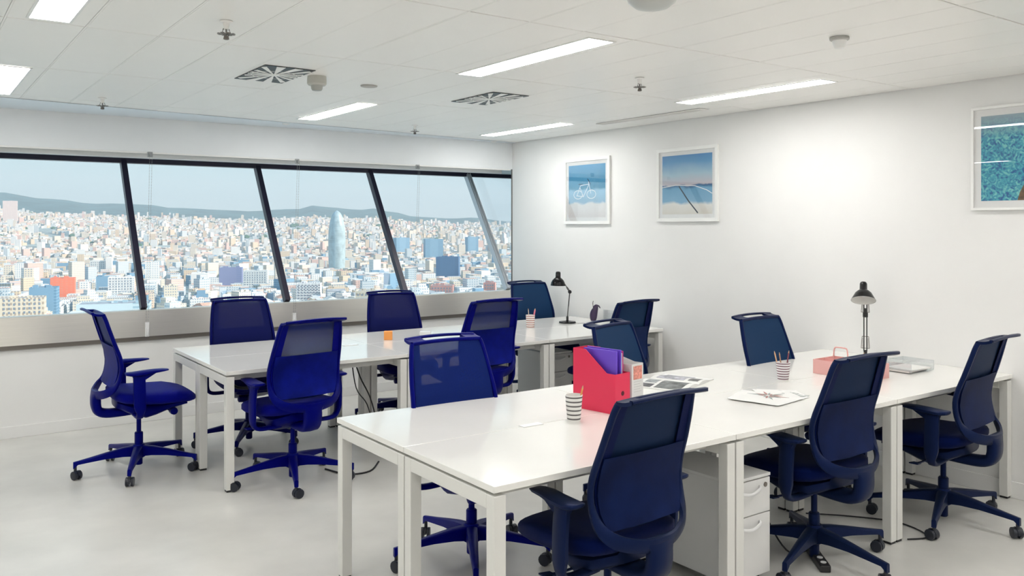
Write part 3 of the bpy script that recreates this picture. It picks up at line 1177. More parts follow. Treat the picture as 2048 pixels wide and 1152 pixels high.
def striped_cup(x, y, h, r0, r1, label, stripe, nstripe, base_col, grp='striped pen cups'):
    t = thing('pen_cup', label, 'cup', (x, y, T), group=grp)
    bm = bmesh.new()
    prof = [(r0, 0), (r1, h), (r1 - .003, h), (r0 - .003, .004)]
    lathe(bm, prof, 28, cap=True)
    obj('cup', bm, mat('cup_' + base_col[0], base_col[1], .45), t, smooth=True)
    m = mat('stripe_' + stripe[0], stripe[1], .5)
    bm = bmesh.new()
    for k in range(nstripe):
        z = h * (k + .35) / nstripe
        hh = h / nstripe * .36
        ra = r0 + (r1 - r0) * z / h + .0004
        rb = r0 + (r1 - r0) * (z + hh) / h + .0004
        lathe(bm, [(ra, z), (rb, z + hh)], 28, cap=False)
    obj('stripe', bm, m, t, smooth=True)
    return t


def pencil(x, y, z0, dx, dy, length, col, label, r_=.0038, tip=True, cap=None):
    t = thing('pencil', label, 'pencil', (x, y, z0), group='pencils and pens in the cups')
    d = Vector((dx, dy, 1)).normalized()
    bm = bmesh.new()
    lathe(bm, [(r_, 0), (r_, length)], 6, axis_mtx((0, 0, 0), d))
    obj('shaft', bm, mat('pencil_' + col[0], col[1], .45), t)
    bm = bmesh.new()
    lathe(bm, [(r_, length), (r_ * .35, length + .014)], 6, axis_mtx((0, 0, 0), d))
    obj('tip', bm, mat('pencil_tip_' + (cap[0] if cap else 'wood'), cap[1] if cap else (.55, .35, .2), .5), t)


striped_cup(-2.915, -4.545, .118, .030, .040, 'white paper cup with grey stripes left of the red magazine file', ('grey', (.13, .12, .12)), 6, ('white', (.82, .81, .78)))
pencil(-2.905, -4.55, T + .006, .18, -.10, .142, ('orange', (.80, .32, .10)), 'orange pencil leaning in the grey-striped cup', .0042)
striped_cup(-1.270, -4.46, .103, .030, .040, 'white cup with plum stripes holding pencils beside the pink caddy', ('plum', (.16, .06, .09)), 7, ('whitep', (.82, .80, .80)))
pencil(-1.280, -4.45, T + .006, -.20, .12, .150, ('tan', (.62, .36, .20)), 'tan pencil leaning left in the plum-striped cup')
pencil(-1.272, -4.462, T + .006, -.10, .10, .140, ('brown', (.40, .22, .14)), 'brown pencil beside the tan one in the plum-striped cup')
pencil(-1.262, -4.468, T + .006, .14, -.06, .150, ('maroon', (.22, .05, .07)), 'maroon pencil leaning right in the plum-striped cup')
striped_cup(-.955, -1.60, .112, .034, .040, 'small cup with thin red stripes on the window row beside the black lamp', ('rose', (.42, .16, .14)), 6, ('whiter', (.84, .80, .76)))
pencil(-.955, -1.59, T + .006, -.06, .05, .148, ('cream', (.70, .60, .50)), 'cream pencil in the thin red striped cup')
pencil(-.945, -1.61, T + .006, .16, -.08, .150, ('pink', (.75, .20, .30)), 'pink pen leaning right in the thin red striped cup', .007)


def magazine_file(y_loc, loc, rotz, L, Wd, Hb, Hf, m, label, inner=True):
    """open file box: local x = along the slanted cut (tall end at 0), local y = spine width"""
    t = thing('magazine_file', label, 'magazine file', loc, rotz)
    th = .003
    cut = L * .30
    ol = [(0, 0), (L, 0), (L, Hf), (L * .80, Hf), (cut, Hb), (0, Hb)]
    for y in (0, Wd - th):
        bm = bmesh.new()
        plate(bm, [(x, y, z) for x, z in ol], (0, 1, 0), th)
        obj('side_panel', bm, m, t)
    bm = bmesh.new()
    box(bm, 0, th, th, Wd - th, 0, Hb)
    obj('rear_panel', bm, m, t)
    bm = bmesh.new()
    box(bm, L - th, L, th, Wd - th, 0, Hf)
    obj('spine_panel', bm, m, t)
    bm = bmesh.new()
    box(bm, th, L - th, th, Wd - th, 0, th)
    obj('bottom_panel', bm, m, t)
    return t


M_red = mat('red_card', (.80, .035, .10), .38, spec=.4)
M_purple = glassy('purple_plastic', (.30, .16, .80), .06, .15)
M_purple2 = mat('purple_folder', (.16, .07, .62), .3)
# the red file: tall end at the far left, spine end with the finger hole to the right
mf_rot = math.atan2(-.235, .245)
t = magazine_file(0, (-2.730, -4.318, T), R(-81), .263, .112, .292, .190, M_red, 'red magazine file with a slanted cut holding purple folders')
bm = bmesh.new()
lathe(bm, [(.0115, 0), (.0115, .0006)], 18, axis_mtx((.263, .056, .095), (1, 0, 0)))
obj('finger_hole', bm, mat('hole_dark', (.10, .01, .02), .8), t)
RED = t
for k, (yy, m_, lb, dz_) in enumerate(((.030, M_purple2, 'violet plastic folder standing in the red magazine file, the nearer one', 0), (.055, M_purple2, 'violet plastic folder behind the nearer one in the red magazine file', .004), (.080, mat('magenta_folder', (.55, .02, .22), .35), 'magenta folder at the back of the red magazine file', -.004))):
    bm = bmesh.new()
    box(bm, .045, .250 + dz_, yy - .004, yy + .004, .0035, .296 + dz_, bev=.002)
    o = obj('plastic_folder', bm, m_)
    o.location = RED.location
    o.rotation_euler = RED.rotation_euler
    tag(o, lb, 'folder', 'folders in the red magazine file')
bm = bmesh.new()
box(bm, .06, .246, .0635, .0745, .0035, .283)
o = obj('paper_stack', bm, mat('paper_greyish', (.55, .54, .52), .7))
o.location = RED.location; o.rotation_euler = RED.rotation_euler
tag(o, 'grey paper block wedged between folders in the red magazine file', 'paper')
M_wcard = mat('white_card', (.72, .72, .71), .45)
p0 = Vector((-2.730, -4.318, T)) + Matrix.Rotation(R(-81), 3, 'Z') @ Vector((.008, .118, 0))
t = magazine_file(0, p0, R(-81), .262, .090, .255, .225, M_wcard, 'white magazine file with a red label standing behind the red one')
bm = bmesh.new()
lathe(bm, [(.012, 0), (.012, .0006)], 18, axis_mtx((.262, .045, .055), (1, 0, 0)))
obj('finger_hole', bm, M_black, t)
bm = bmesh.new()
box(bm, .262, .2626, .012, .080, .150, .215)
lbp = obj('spine_label', bm, mat('label_salmon', (.80, .30, .24), .5, var=.35, vs=90), t)
bm = bmesh.new()
for k in range(5):
    z = .140 - .012 * k
    box(bm, .262, .2624, .016, .074 - .01 * (k % 2), z - .002, z)
obj('label_line', bm, mat('line_grey', (.5, .5, .5), .6), t)


def magazine(loc, rotz, label, name='open_magazine', w=.23, d=.30):
    t = thing(name, label, 'magazine', loc, rotz)
    for s in (-1, 1):
        bm = bmesh.new()
        n_ = 10
        rings = []
        for i in range(n_ + 1):
            u = i / n_
            x = s * u * w
            z = .005 + .020 * math.sin(PI * min(1, u * 1.15)) * (1 - u) + .003 * (1 - u)
            rings.append([(x, -d / 2, 0), (x, d / 2, 0), (x, d / 2, z), (x, -d / 2, z)])
        loft(bm, rings)
        pg = obj('page_block', bm, mat('page_paper', (.78, .78, .76), .5), t, smooth=True, angle=30)

        def zz(u):
            return .0055 + .020 * math.sin(PI * min(1, u * 1.15)) * (1 - u) + .003 * (1 - u)
        blocks = ((.10, .90, -.12, .03, (.16, .17, .17)), (.15, .55, .05, .12, (.30, .32, .33)), (.62, .92, .05, .125, (.10, .10, .11))) if s < 0 else ((.12, .88, -.05, .12, (.36, .36, .40)), (.15, .50, -.13, -.07, (.15, .15, .15)))
        for (u0, u1, ya, yb, c) in blocks:
            bm = bmesh.new()
            rings = []
            for i in range(7):
                u = u0 + (u1 - u0) * i / 6
                rings.append([(s * u * w, ya, zz(u)), (s * u * w, yb, zz(u)), (s * u * w, yb, zz(u) + .0006), (s * u * w, ya, zz(u) + .0006)])
            loft(bm, rings)
            obj('printed_picture', bm, mat('printed_%02d' % int(c[0] * 100), c, .5, var=.6, vs=30), pg)
    return t


magazine((-1.865, -4.165, T), R(20), 'open magazine with grey photographs lying right of the magazine files')

# newspaper: two thin folded sheets
t = thing('newspaper', 'thin folded newspaper with a faint floral print lying on the front desk', 'newspaper', (-1.75, -4.74, T))
M_news = mat('newsprint', (.80, .795, .78), .6)


def sheet(quad, z0, curl, name='sheet'):
    bm = bmesh.new()
    n_ = 8
    g = []
    for i in range(n_ + 1):
        row = []
        for j in range(n_ + 1):
            u, v = i / n_, j / n_
            p = (Vector(quad[0]) * (1 - u) + Vector(quad[1]) * u) * (1 - v) + (Vector(quad[3]) * (1 - u) + Vector(quad[2]) * u) * v
            z = z0 + curl * u ** 4 * (1 - .5 * v) + .0015 * math.sin(5 * v + 2 * u) ** 2
            row.append((p.x + 1.75, p.y + 4.74, z))
        g.append(row)
    top = [[bm.verts.new(q) for q in r_] for r_ in g]
    bot = [[bm.verts.new((q[0], q[1], q[2] - .0009)) for q in r_] for r_ in g]
    for i in range(n_):
        for j in range(n_):
            bm.faces.new((top[i][j], top[i + 1][j], top[i + 1][j + 1], top[i][j + 1]))
            bm.faces.new((bot[i][j], bot[i][j + 1], bot[i + 1][j + 1], bot[i + 1][j]))
    for k in range(n_):
        bm.faces.new((top[k][0], bot[k][0], bot[k + 1][0], top[k + 1][0]))
        bm.faces.new((top[k][n_], top[k + 1][n_], bot[k + 1][n_], bot[k][n_]))
        bm.faces.new((top[0][k], top[0][k + 1], bot[0][k + 1], bot[0][k]))
        bm.faces.new((top[n_][k], bot[n_][k], bot[n_][k + 1], top[n_][k + 1]))
    return obj(name, bm, M_news, t, smooth=True, angle=30)


sheet([(-1.63, -4.552, 0), (-1.50, -4.712, 0), (-1.60, -4.868, 0), (-1.80, -4.82, 0)], .0013, .002)
sheet([(-1.66, -4.545, 0), (-1.555, -4.70, 0), (-1.66, -4.885, 0), (-1.84, -4.80, 0)], .0027, .002)
sh = sheet([(-1.72, -4.53, 0), (-1.983, -4.650, 0), (-1.912, -4.910, 0), (-1.665, -4.875, 0)], .0042, .003)
M_pg, M_pr = mat('petal_grey', (.30, .37, .36), .6), mat('petal_red', (.45, .20, .18), .6)
for j in range(16):
    a = R(-170 + 20 * j)
    bm = bmesh.new()
    c = Vector((.005, .02, .0062))
    u = Vector((math.cos(a), math.sin(a), 0)); s = Vector((-u.y, u.x, 0))
    ln = .05 + .03 * (j % 3)
    plate(bm, [c + u * .012, c + u * ln * .5 - s * .007, c + u * ln, c + u * ln * .5 + s * .007], (0, 0, 1), .0004)
    obj('petal_print', bm, M_pr if j % 2 else M_pg, sh)
bm = bmesh.new()
for j in range(7):
    box(bm, .13, .19, -.10 + .028 * j, -.10 + .028 * j + .018, .0030, .0036)
obj('text_block', bm, mat('text_grey', (.42, .45, .44), .6), sh)

# pink caddy with a handle
t = thing('desk_caddy', 'pink metal desk caddy with an upright handle on the front row', 'caddy', (-.933, -4.425, T), R(-90))
M_pink = mat('pink_paint', (.84, .46, .43), .4)
cw, cdp, chh = .36, .22, .085
for (xa, xb, ya, yb) in ((0, cw, 0, .003), (0, cw, cdp - .003, cdp), (0, .003, .003, cdp - .003), (cw - .003, cw, .003, cdp - .003)):
    bm = bmesh.new()
    box(bm, xa, xb, ya, yb, 0, chh)
    obj('side_panel', bm, M_pink, t)
bm = bmesh.new()
box(bm, .003, cw - .003, .003, cdp - .003, 0, .003)
obj('bottom_panel', bm, M_pink, t)
bm = bmesh.new()
box(bm, .003, cw - .003, cdp / 2 - .0015, cdp / 2 + .0015, .003, chh)
obj('divider', bm, M_pink, t)
bm = bmesh.new()
h0, h1 = .065, .165
sweep(bm, smooth_path([(h0, cdp / 2, chh - .03), (h0 + .004, cdp / 2, chh + .045), (h0 + .010, cdp / 2, chh + .066), (h0 + .022, cdp / 2, chh + .072), (h1 - .022, cdp / 2, chh + .072), (h1 - .010, cdp / 2, chh + .066), (h1 - .004, cdp / 2, chh + .045), (h1, cdp / 2, chh - .03)], 2), .008, n=8)
obj('handle', bm, M_pink, t, smooth=True)
pencil(-.76, -4.60, T + .012, .35, -.25, .115, ('redp', (.55, .10, .10)), 'thin red pencil sticking out of the pink caddy', .003)

# acrylic letter tray with papers
t = thing('letter_tray', 'clear acrylic letter tray at the wall end of the front row', 'letter tray', (-.50, -4.80, T), R(0))
bm = bmesh.new()
w_, d_, h_ = .26, .20, .062
box(bm, 0, w_, 0, d_, .002, .005)
box(bm, 0, .003, 0, d_, .005, h_)
box(bm, w_ - .003, w_, 0, d_, .005, h_)
box(bm, .003, w_ - .003, d_ - .003, d_, .005, h_)
obj('tray', bm, M_acryl, t)
bm = bmesh.new()
for (a_, b2) in (((0, 0, h_), (w_, 0, h_)), ((0, d_, h_), (w_, d_, h_)), ((0, 0, h_), (0, d_, h_)), ((w_, 0, h_), (w_, d_, h_)), ((0, 0, .004), (0, 0, h_)), ((w_, 0, .004), (w_, 0, h_)), ((w_, d_, 0), (w_, d_, h_)), ((0, d_, 0), (0, d_, h_))):
    sweep(bm, [a_, b2], .0014, n=4)
obj('edge', bm, mat('acrylic_edge', (.62, .64, .64), .3), t)
for k in range(2):
    bm = bmesh.new()
    box(bm, .01, .225, .012, .18, .0055 + .009 * k, .0135 + .009 * k)
    o = obj('notebook', bm, mat('notebook_%d' % k, (.70, .66, .63) if k == 0 else (.78, .77, .75), .6))
    o.location = (-.51 + .01 * k, -4.80, T)
    o.rotation_euler = (0, 0, R(2 - 5 * k))
    tag(o, ['grey-edged notebook lying at the bottom of the clear letter tray', 'pale notebook on top of the other in the clear letter tray'][k], 'notebook', 'notebooks in the letter tray')


# lamps -----------------------------------------------------------------
def desk_lamp(loc, rotz, elbow, head, shade_c, shade_dir, label, r_open=.068):
    t = thing('desk_lamp', label, 'desk lamp', loc, rotz, group='black architect desk lamps')
    bm = bmesh.new()
    lathe(bm, [(.075, 0), (.078, .006), (.074, .014), (.02, .020), (.012, .024)], 28)
    obj('base', bm, M_gloss, t, smooth=True)
    foot = Vector((0, 0, .02))
    el = Vector(elbow); hd = Vector(head)
    bm = bmesh.new()
    lathe(bm, [(.011, .02), (.011, .055), (.008, .06)], 12)
    off = Vector((0, .009, 0))
    a0 = foot + Vector((0, 0, .03))
    for s in (-1, 1):
        sweep(bm, [a0 + off * s, el + off * s], .008, n=6)
    obj('lower_arm', bm, M_black, t, smooth=True)
    # parallelogram link with spring
    bm = bmesh.new()
    for (p_, q_) in ((a0, el), (el, hd)):
        u = (q_ - p_).normalized()
        for s in (-1, 1):
            pts = []
            L = .07
            for k in range(60):
                an = 2 * PI * k / 5
                pts.append(p_ + u * (.02 + L * k / 60) + off * (1.9 * s) + Vector((.0035 * math.cos(an), .0035 * math.sin(an), 0)))
            sweep(bm, pts, .0014, n=4)
        e0, e1 = p_ + u * .022, p_ + u * .100
        wa, wb = Vector((0, .026, 0)), Vector((0, .020, 0))
        sweep(bm, [e0 - wa, e0 + wa], .004, n=6)
        sweep(bm, [e1 - wb, e1 + wb], .004, n=6)
        sweep(bm, [e0 - wa, e1 - wb], .0035, n=6)
        sweep(bm, [e0 + wa, e1 + wb], .0035, n=6)
    obj('spring', bm, M_lip, t, smooth=True)
    bm = bmesh.new()
    for s in (-1, 1):
        sweep(bm, [el + off * s, hd + off * s], .008, n=6)
    obj('upper_arm', bm, M_black, t, smooth=True)
    bm = bmesh.new()
    lathe(bm, [(.015, -.016), (.017, -.012), (.017, .012), (.015, .016)], 14, axis_mtx(el, (0, 1, 0)))
    sweep(bm, [el, el + (hd - el).normalized() * .05], .02, .016, n=8)
    obj('elbow_joint', bm, M_black, t, smooth=True)
    sc, sdv = Vector(shade_c), Vector(shade_dir).normalized()
    bm = bmesh.new()
    prof = [(.002, -.090), (.018, -.088), (.023, -.078), (.024, -.035), (.036, -.026), (.052, -.010), (.063, .012), (r_open, .040), (r_open - .003, .040), (.056, .012), (.042, -.008), (.024, -.022), (.010, -.024)]
    lathe(bm, prof[:8], 28, axis_mtx(sc, sdv), cap=False)
    obj('shade', bm, M_gloss, t, smooth=True, angle=70)
    bm = bmesh.new()
    lathe(bm, [(r_open - .001, .0395), (.058, .012), (.043, -.010), (.026, -.025), (.002, -.027)], 28, axis_mtx(sc, sdv), cap=False)
    obj('shade_lining', bm, mat('lamp_lining', (.72, .71, .68), .5), t, smooth=True)
    bm = bmesh.new()
    lathe(bm, [(.002, -.024), (.012, -.022), (.018, -.01), (.018, .0), (.014, .01), (.002, .016)], 16, axis_mtx(sc, sdv))
    obj('bulb', bm, M_white, t, smooth=True)
    bm = bmesh.new()
    sweep(bm, [hd, sc - sdv * .04], .012, .010, n=8)
    obj('head_joint', bm, M_black, t, smooth=True)
    bm = bmesh.new()
    pts = smooth_path([(-.06, .03, .008), (-.10, .06, .002), (-.14, .04, .002), (-.18, .10, .002), (-.24, .12, .002)], 4)
    sweep(bm, pts, .003, n=5)
    obj('cord', bm, M_black, t)
    return t


# window row lamp: arm reaches towards image left (-c, s)
desk_lamp((-.455, -1.50, T), math.atan2(.5827, -.8127), (-.022, 0, .285), (.055, 0, .405), (.086, 0, .382), (.02, 0, -1), 'black architect lamp on the window row desk, its shade hanging straight down')
# front row lamp: arm reaches towards the camera
desk_lamp((-.175, -4.30, T), math.atan2(-3.25, -5.25), (-.05, 0, .29), (.02, 0, .42), (.075, -.012, .435), (.44, 0, -.90), 'black architect lamp on the front row, its white-lined shade tipped to the camera', r_open=.078)

# dark pear ornament with stem, white pad beside it
t = thing('pear_ornament', 'dark purple pear-shaped ornament with a stem on the window row desk', 'ornament', (-.135, -1.50, T))
bm = bmesh.new()
rings = []
for i in range(13):
    u = i / 12
    z = .135 * u
    r_ = .034 * math.sqrt(max(0, 1 - ((u - .45) / .60) ** 2)) + .002
    rings.append([(-.004 + .022 * u ** 3 * 1 + r_ * math.cos(a), r_ * math.sin(a) - .018 * u ** 3, z) for a in [2 * PI * k / 20 for k in range(20)]])
loft(bm, rings)
obj('body', bm, mat('pear_skin', (.035, .018, .06), .3), t, smooth=True)
bm = bmesh.new()
sweep(bm, smooth_path([(.0, -.005, .12), (.012, -.018, .142), (.030, -.036, .138), (.040, -.046, .118)], 3), [.034, .03, .027, .024, .02, .016, .014, .012, .010, .008], n=10)
obj('beak', bm, mat('pear_skin', (.035, .018, .06), .3), t, smooth=True)
bm = bmesh.new()
sweep(bm, [(-.004, .004, .125), (-.006, .006, .165), (-.003, .004, .185)], .006, n=6)
obj('stem', bm, mat('stem_brown', (.05, .03, .03), .6), t)
bm = bmesh.new()
box(bm, 0, .012, -.20, 0, 0, .105, bev=.002)
o = obj('sign_holder', bm, M_acryl)
o.location = (-.07, -1.56, T)
tag(o, 'clear upright acrylic holder beside the dark pear ornament', 'sign holder')

# orange cube, small white boxes
bm = bmesh.new()
box(bm, -.032, .032, -.032, .032, 0, .066, bev=.003)
o = obj('paper_cube', bm, mat('orange_paper', (.90, .36, .09), .6))
o.location = (-2.325, -1.57, T); o.rotation_euler = (0, 0, R(-30))
tag(o, 'orange note cube on the window row desk', 'note cube')
bm = bmesh.new()
box(bm, -.045, .045, -.03, .03, 0, .030, bev=.004)
o = obj('small_box', bm, M_white)
o.location = (-1.95, -1.50, T); o.rotation_euler = (0, 0, R(-35))
tag(o, 'small white box on the window row desk right of the orange cube', 'box')

# ------------------------------------------------------------------ cables under the desks
def cable(name, pts, r_, label, m=M_black, parts=None):
    bm = bmesh.new()
    sweep(bm, smooth_path(pts, 5), r_, n=6)
    o = obj(name, bm, m, smooth=True)
    tag(o, label, 'cable')
    return o


cable('cable', [(-2.80, -1.95, .70), (-2.76, -1.98, .55), (-2.70, -2.02, .40), (-2.66, -2.05, .20), (-2.66, -2.08, .02)], .010, 'black power cable hanging below the middle window row desk')
cable('cable', [(-2.82, -1.96, .70), (-2.80, -2.00, .48), (-2.73, -2.03, .36), (-2.69, -2.05, .18), (-2.68, -2.09, .02)], .008, 'second black cable twisted beside the hanging power cable')
cable('cable', [(-3.62, -1.80, .66), (-3.62, -1.78, .58), (-3.56, -1.76, .53), (-3.44, -1.74, .52), (-3.30, -1.74, .56), (-3.2, -1.75, .66)], .022, 'thick black cable loop under the left window row desk')
cable('cable', [(-1.28, -4.62, .012), (-1.10, -4.80, .008), (-.98, -5.0, .006), (-1.05, -5.2, .006), (-1.18, -5.16, .006)], .008, 'thin black cable lying on the floor at the double leg')
cable('cable', [(-1.98, -4.6, .67), (-1.97, -4.7, .45), (-1.93, -4.8, .30), (-1.9, -4.86, .13), (-1.86, -4.94, .02), (-1.720, -4.960, .016)], .009, 'black cable running down behind the drawers to the floor')
cable('cable', [(-2.75, -2.25, .006), (-2.9, -2.42, .006), (-3.05, -2.40, .006), (-3.12, -2.2, .006)], .012, 'black cable lying on the floor under the middle window row desk')
t = thing('power_strip', 'black power strip with white sockets lying on the floor beside the front row chair', 'power strip', (-1.723, -4.963, 0), R(-130.3))
bm = bmesh.new()
box(bm, 0, .26, -.025, .025, 0, .035, bev=.006)
obj('case', bm, M_black, t)
for k in range(4):
    bm = bmesh.new()
    lathe(bm, [(.014, .035), (.014, .0375)], 12, Matrix.Translation((.04 + .06 * k, 0, 0)))
    obj('socket', bm, M_white, t)

# ------------------------------------------------------------------ the city and the hills
G = -105.0
RIDGE = [(-30, 220), (-10, 250), (0, 300), (4.6, 286), (6.6, 239), (8.0, 229), (9.2, 196), (10.5, 202), (12.5, 192), (13.8, 167), (17.6, 146), (17.9, 136), (21.5, 163), (22.6, 200), (23.3, 184), (25.4, 156), (26.5, 171), (27.4, 142), (29.3, 88), (31.5, 73), (33.2, 83), (35.1, 43), (40, 60), (50, 120), (70, 150)]


def ridge(az):
    for (a, x), (b_, y) in zip(RIDGE, RIDGE[1:]):
        if az <= b_:
            u = max(0, (az - a) / (b_ - a))
            u = u * u * (3 - 2 * u)
            return x + (y - x) * u
    return RIDGE[-1][1]


def ground(r_, az):
    z = G
    if r_ > 2600:
        u = min(1, (r_ - 2600) / 4000)
        top = .40 * ridge(az) + 2
        z = G + (top - G - 20) * u ** 1.25
    if r_ > 6600:
        u = min(1, (r_ - 6600) / 1900)
        z0 = G + (.40 * ridge(az) + 2 - G - 20)
        z = z0 + (ridge(az) - z0) * (u * u * (3 - 2 * u))
    if r_ > 6000:
        z += 16 * noise.noise(Vector((az * .9, r_ * .0011, 3))) * min(1, (r_ - 6000) / 900) * (1 if r_ < 8300 else .3)
    if r_ > 8600:
        z -= (r_ - 8600) * .12
    return z


def polar(r_, az):
    return CAM.x + r_ * math.sin(R(az)), CAM.y + r_ * math.cos(R(az))


bm = bmesh.new()
rr_ = [140, 400, 900, 1600, 2600, 3200, 3800, 4400, 5000, 5600, 6100, 6600, 6900, 7200, 7500, 7800, 8050, 8300, 8500, 8700, 9200, 10500]
azs = [-40 + .8 * k for k in range(138)]
g_ = [[bm.verts.new((*polar(r_, a), ground(r_, a))) for a in azs] for r_ in rr_]
for i in range(len(rr_) - 1):
    for j in range(len(azs) - 1):
        f_ = bm.faces.new((g_[i][j], g_[i][j + 1], g_[i + 1][j + 1], g_[i + 1][j]))
        f_.material_index = 1 if rr_[i] > 6300 else 0
M_ground = mat('city_ground', (.36, .42, .40), .9, var=.35, vs=.012)
M_hill = mat('hill_scrub', (.06, .12, .12), .95, var=.6, vs=.006)
hills = obj('hills', bm, [M_ground, M_hill], smooth=True, angle=70)
hills['kind'] = 'structure'


def facade(name, col, win, fh=3.2, ww_=2.6, mortar=.30):
    """far facade: rows of darker windows by object position"""
    m = bpy.data.materials.new(name)
    m.use_nodes = True
    n_ = m.node_tree
    b_ = n_.nodes['Principled BSDF']
    b_.inputs['Roughness'].default_value = .7
    g = n_.nodes.new('ShaderNodeNewGeometry')
    tc_ = n_.nodes.new('ShaderNodeTexCoord')
    s_ = n_.nodes.new('ShaderNodeSeparateXYZ')
    n_.links.new(tc_.outputs['Object'], s_.inputs[0])
    ad = n_.nodes.new('ShaderNodeMath'); ad.operation = 'ADD'
    n_.links.new(s_.outputs['X'], ad.inputs[0]); n_.links.new(s_.outputs['Y'], ad.inputs[1])

    def band(src, per, duty):
        d_ = n_.nodes.new('ShaderNodeMath'); d_.operation = 'DIVIDE'; d_.inputs[1].default_value = per
        n_.links.new(src, d_.inputs[0])
        fr_ = n_.nodes.new('ShaderNodeMath'); fr_.operation = 'FRACT'
        n_.links.new(d_.outputs[0], fr_.inputs[0])
        gt = n_.nodes.new('ShaderNodeMath'); gt.operation = 'LESS_THAN'; gt.inputs[1].default_value = duty
        n_.links.new(fr_.outputs[0], gt.inputs[0])
        return gt.outputs[0]
    a = band(s_.outputs['Z'], fh, .5)
    b2 = band(ad.outputs[0], ww_, .5)
    mu = n_.nodes.new('ShaderNodeMath'); mu.operation = 'MULTIPLY'
    n_.links.new(a, mu.inputs[0]); n_.links.new(b2, mu.inputs[1])
    mx_ = n_.nodes.new('ShaderNodeMix'); mx_.data_type = 'RGBA'
    n_.links.new(mu.outputs[0], mx_.inputs[0])
    mx_.inputs[6].default_value = (*col, 1)
    mx_.inputs[7].default_value = (*win, 1)
    n_.links.new(mx_.outputs[2], b_.inputs['Base Color'])
    MATS[name] = m
    return m


FAC = [facade('facade_cream', (.80, .70, .56), (.34, .38, .42)), facade('facade_white', (.88, .85, .80), (.36, .46, .54)), facade('facade_ochre', (.78, .62, .44), (.38, .34, .32)),
       facade('facade_rose', (.78, .54, .46), (.42, .34, .34)), facade('facade_grey', (.62, .66, .68), (.26, .38, .46)), facade('facade_blue', (.22, .38, .52), (.14, .28, .42), 3.4, 50)]
ROOF = [mat('roof_tile', (.66, .40, .30), .9, var=.2, vs=.3), mat('roof_pale', (.72, .70, .64), .9, var=.2, vs=.2), mat('roof_grey', (.38, .40, .42), .9, var=.2, vs=.2), mat('roof_white', (.78, .78, .76), .8)]


def building_bm(w, d, h, kind=0, rnd=random):
    bm = bmesh.new()

    def bx(x0, x1, y0, y1, z0, z1, mi, top=1):
        box(bm, x0, x1, y0, y1, z0, z1, mi=mi)
        bm.faces.ensure_lookup_table()
        bm.faces[-5].material_index = top
    par = .9
    if kind == 2:      # pitched roof
        bx(-w / 2, w / 2, -d / 2, d / 2, 0, h, 0)
        rz = h + min(w, d) * .22
        loft(bm, [[(-w / 2 - .4, -d / 2 - .4, h), (w / 2 + .4, -d / 2 - .4, h), (w / 2 + .4, d / 2 + .4, h), (-w / 2 - .4, d / 2 + .4, h)],
                  [(-w / 2 + .5, -.2, rz), (w / 2 - .5, -.2, rz), (w / 2 - .5, .2, rz), (-w / 2 + .5, .2, rz)]], mi=1)
    else:
        bx(-w / 2, w / 2, -d / 2, d / 2, 0, h, 0)
        for (a, b_, c, e_) in ((-w / 2, w / 2, -d / 2, -d / 2 + .5), (-w / 2, w / 2, d / 2 - .5, d / 2), (-w / 2, -w / 2 + .5, -d / 2 + .5, d / 2 - .5), (w / 2 - .5, w / 2, -d / 2 + .5, d / 2 - .5)):
            bx(a, b_, c, e_, h, h + par, 0, 0)
        if kind == 1:   # stepped upper floors
            bx(-w * .32, w * .30, -d * .30, d * .32, h, h + 6, 0)
        # stair heads and plant boxes
        for _ in range(3):
            x, y = rnd.uniform(-.35, .35) * w, rnd.uniform(-.35, .35) * d
            s_, q = rnd.uniform(1.5, 3.2), rnd.uniform(2, 3.6)
            bx(x - s_, x + s_, y - s_ * .8, y + s_ * .8, h, h + q, 0)
    return bm


protos_b = []
rb = random.Random(3)
for k in range(18):
    w, d, h = rb.uniform(12, 28), rb.uniform(11, 19), rb.uniform(11, 24)
    if k in (3, 9):
        w, d, h = 15, 14, 36
    if k in (5, 14):
        w, d, h = 46, 18, 11
    protos_b.append((building_bm(w, d, h, (0, 1, 2, 0)[k % 4], rb), max(w, d), h))
protos_m = []
for bm, w, h in protos_b:
    o = obj('city_building', bm, [FAC[0], ROOF[0]])
    protos_m.append((o.data, w, h, ('flat roofed', 'stepped', 'gable roofed', 'flat roofed')[len(protos_m) % 4]))
    bpy.data.objects.remove(o)

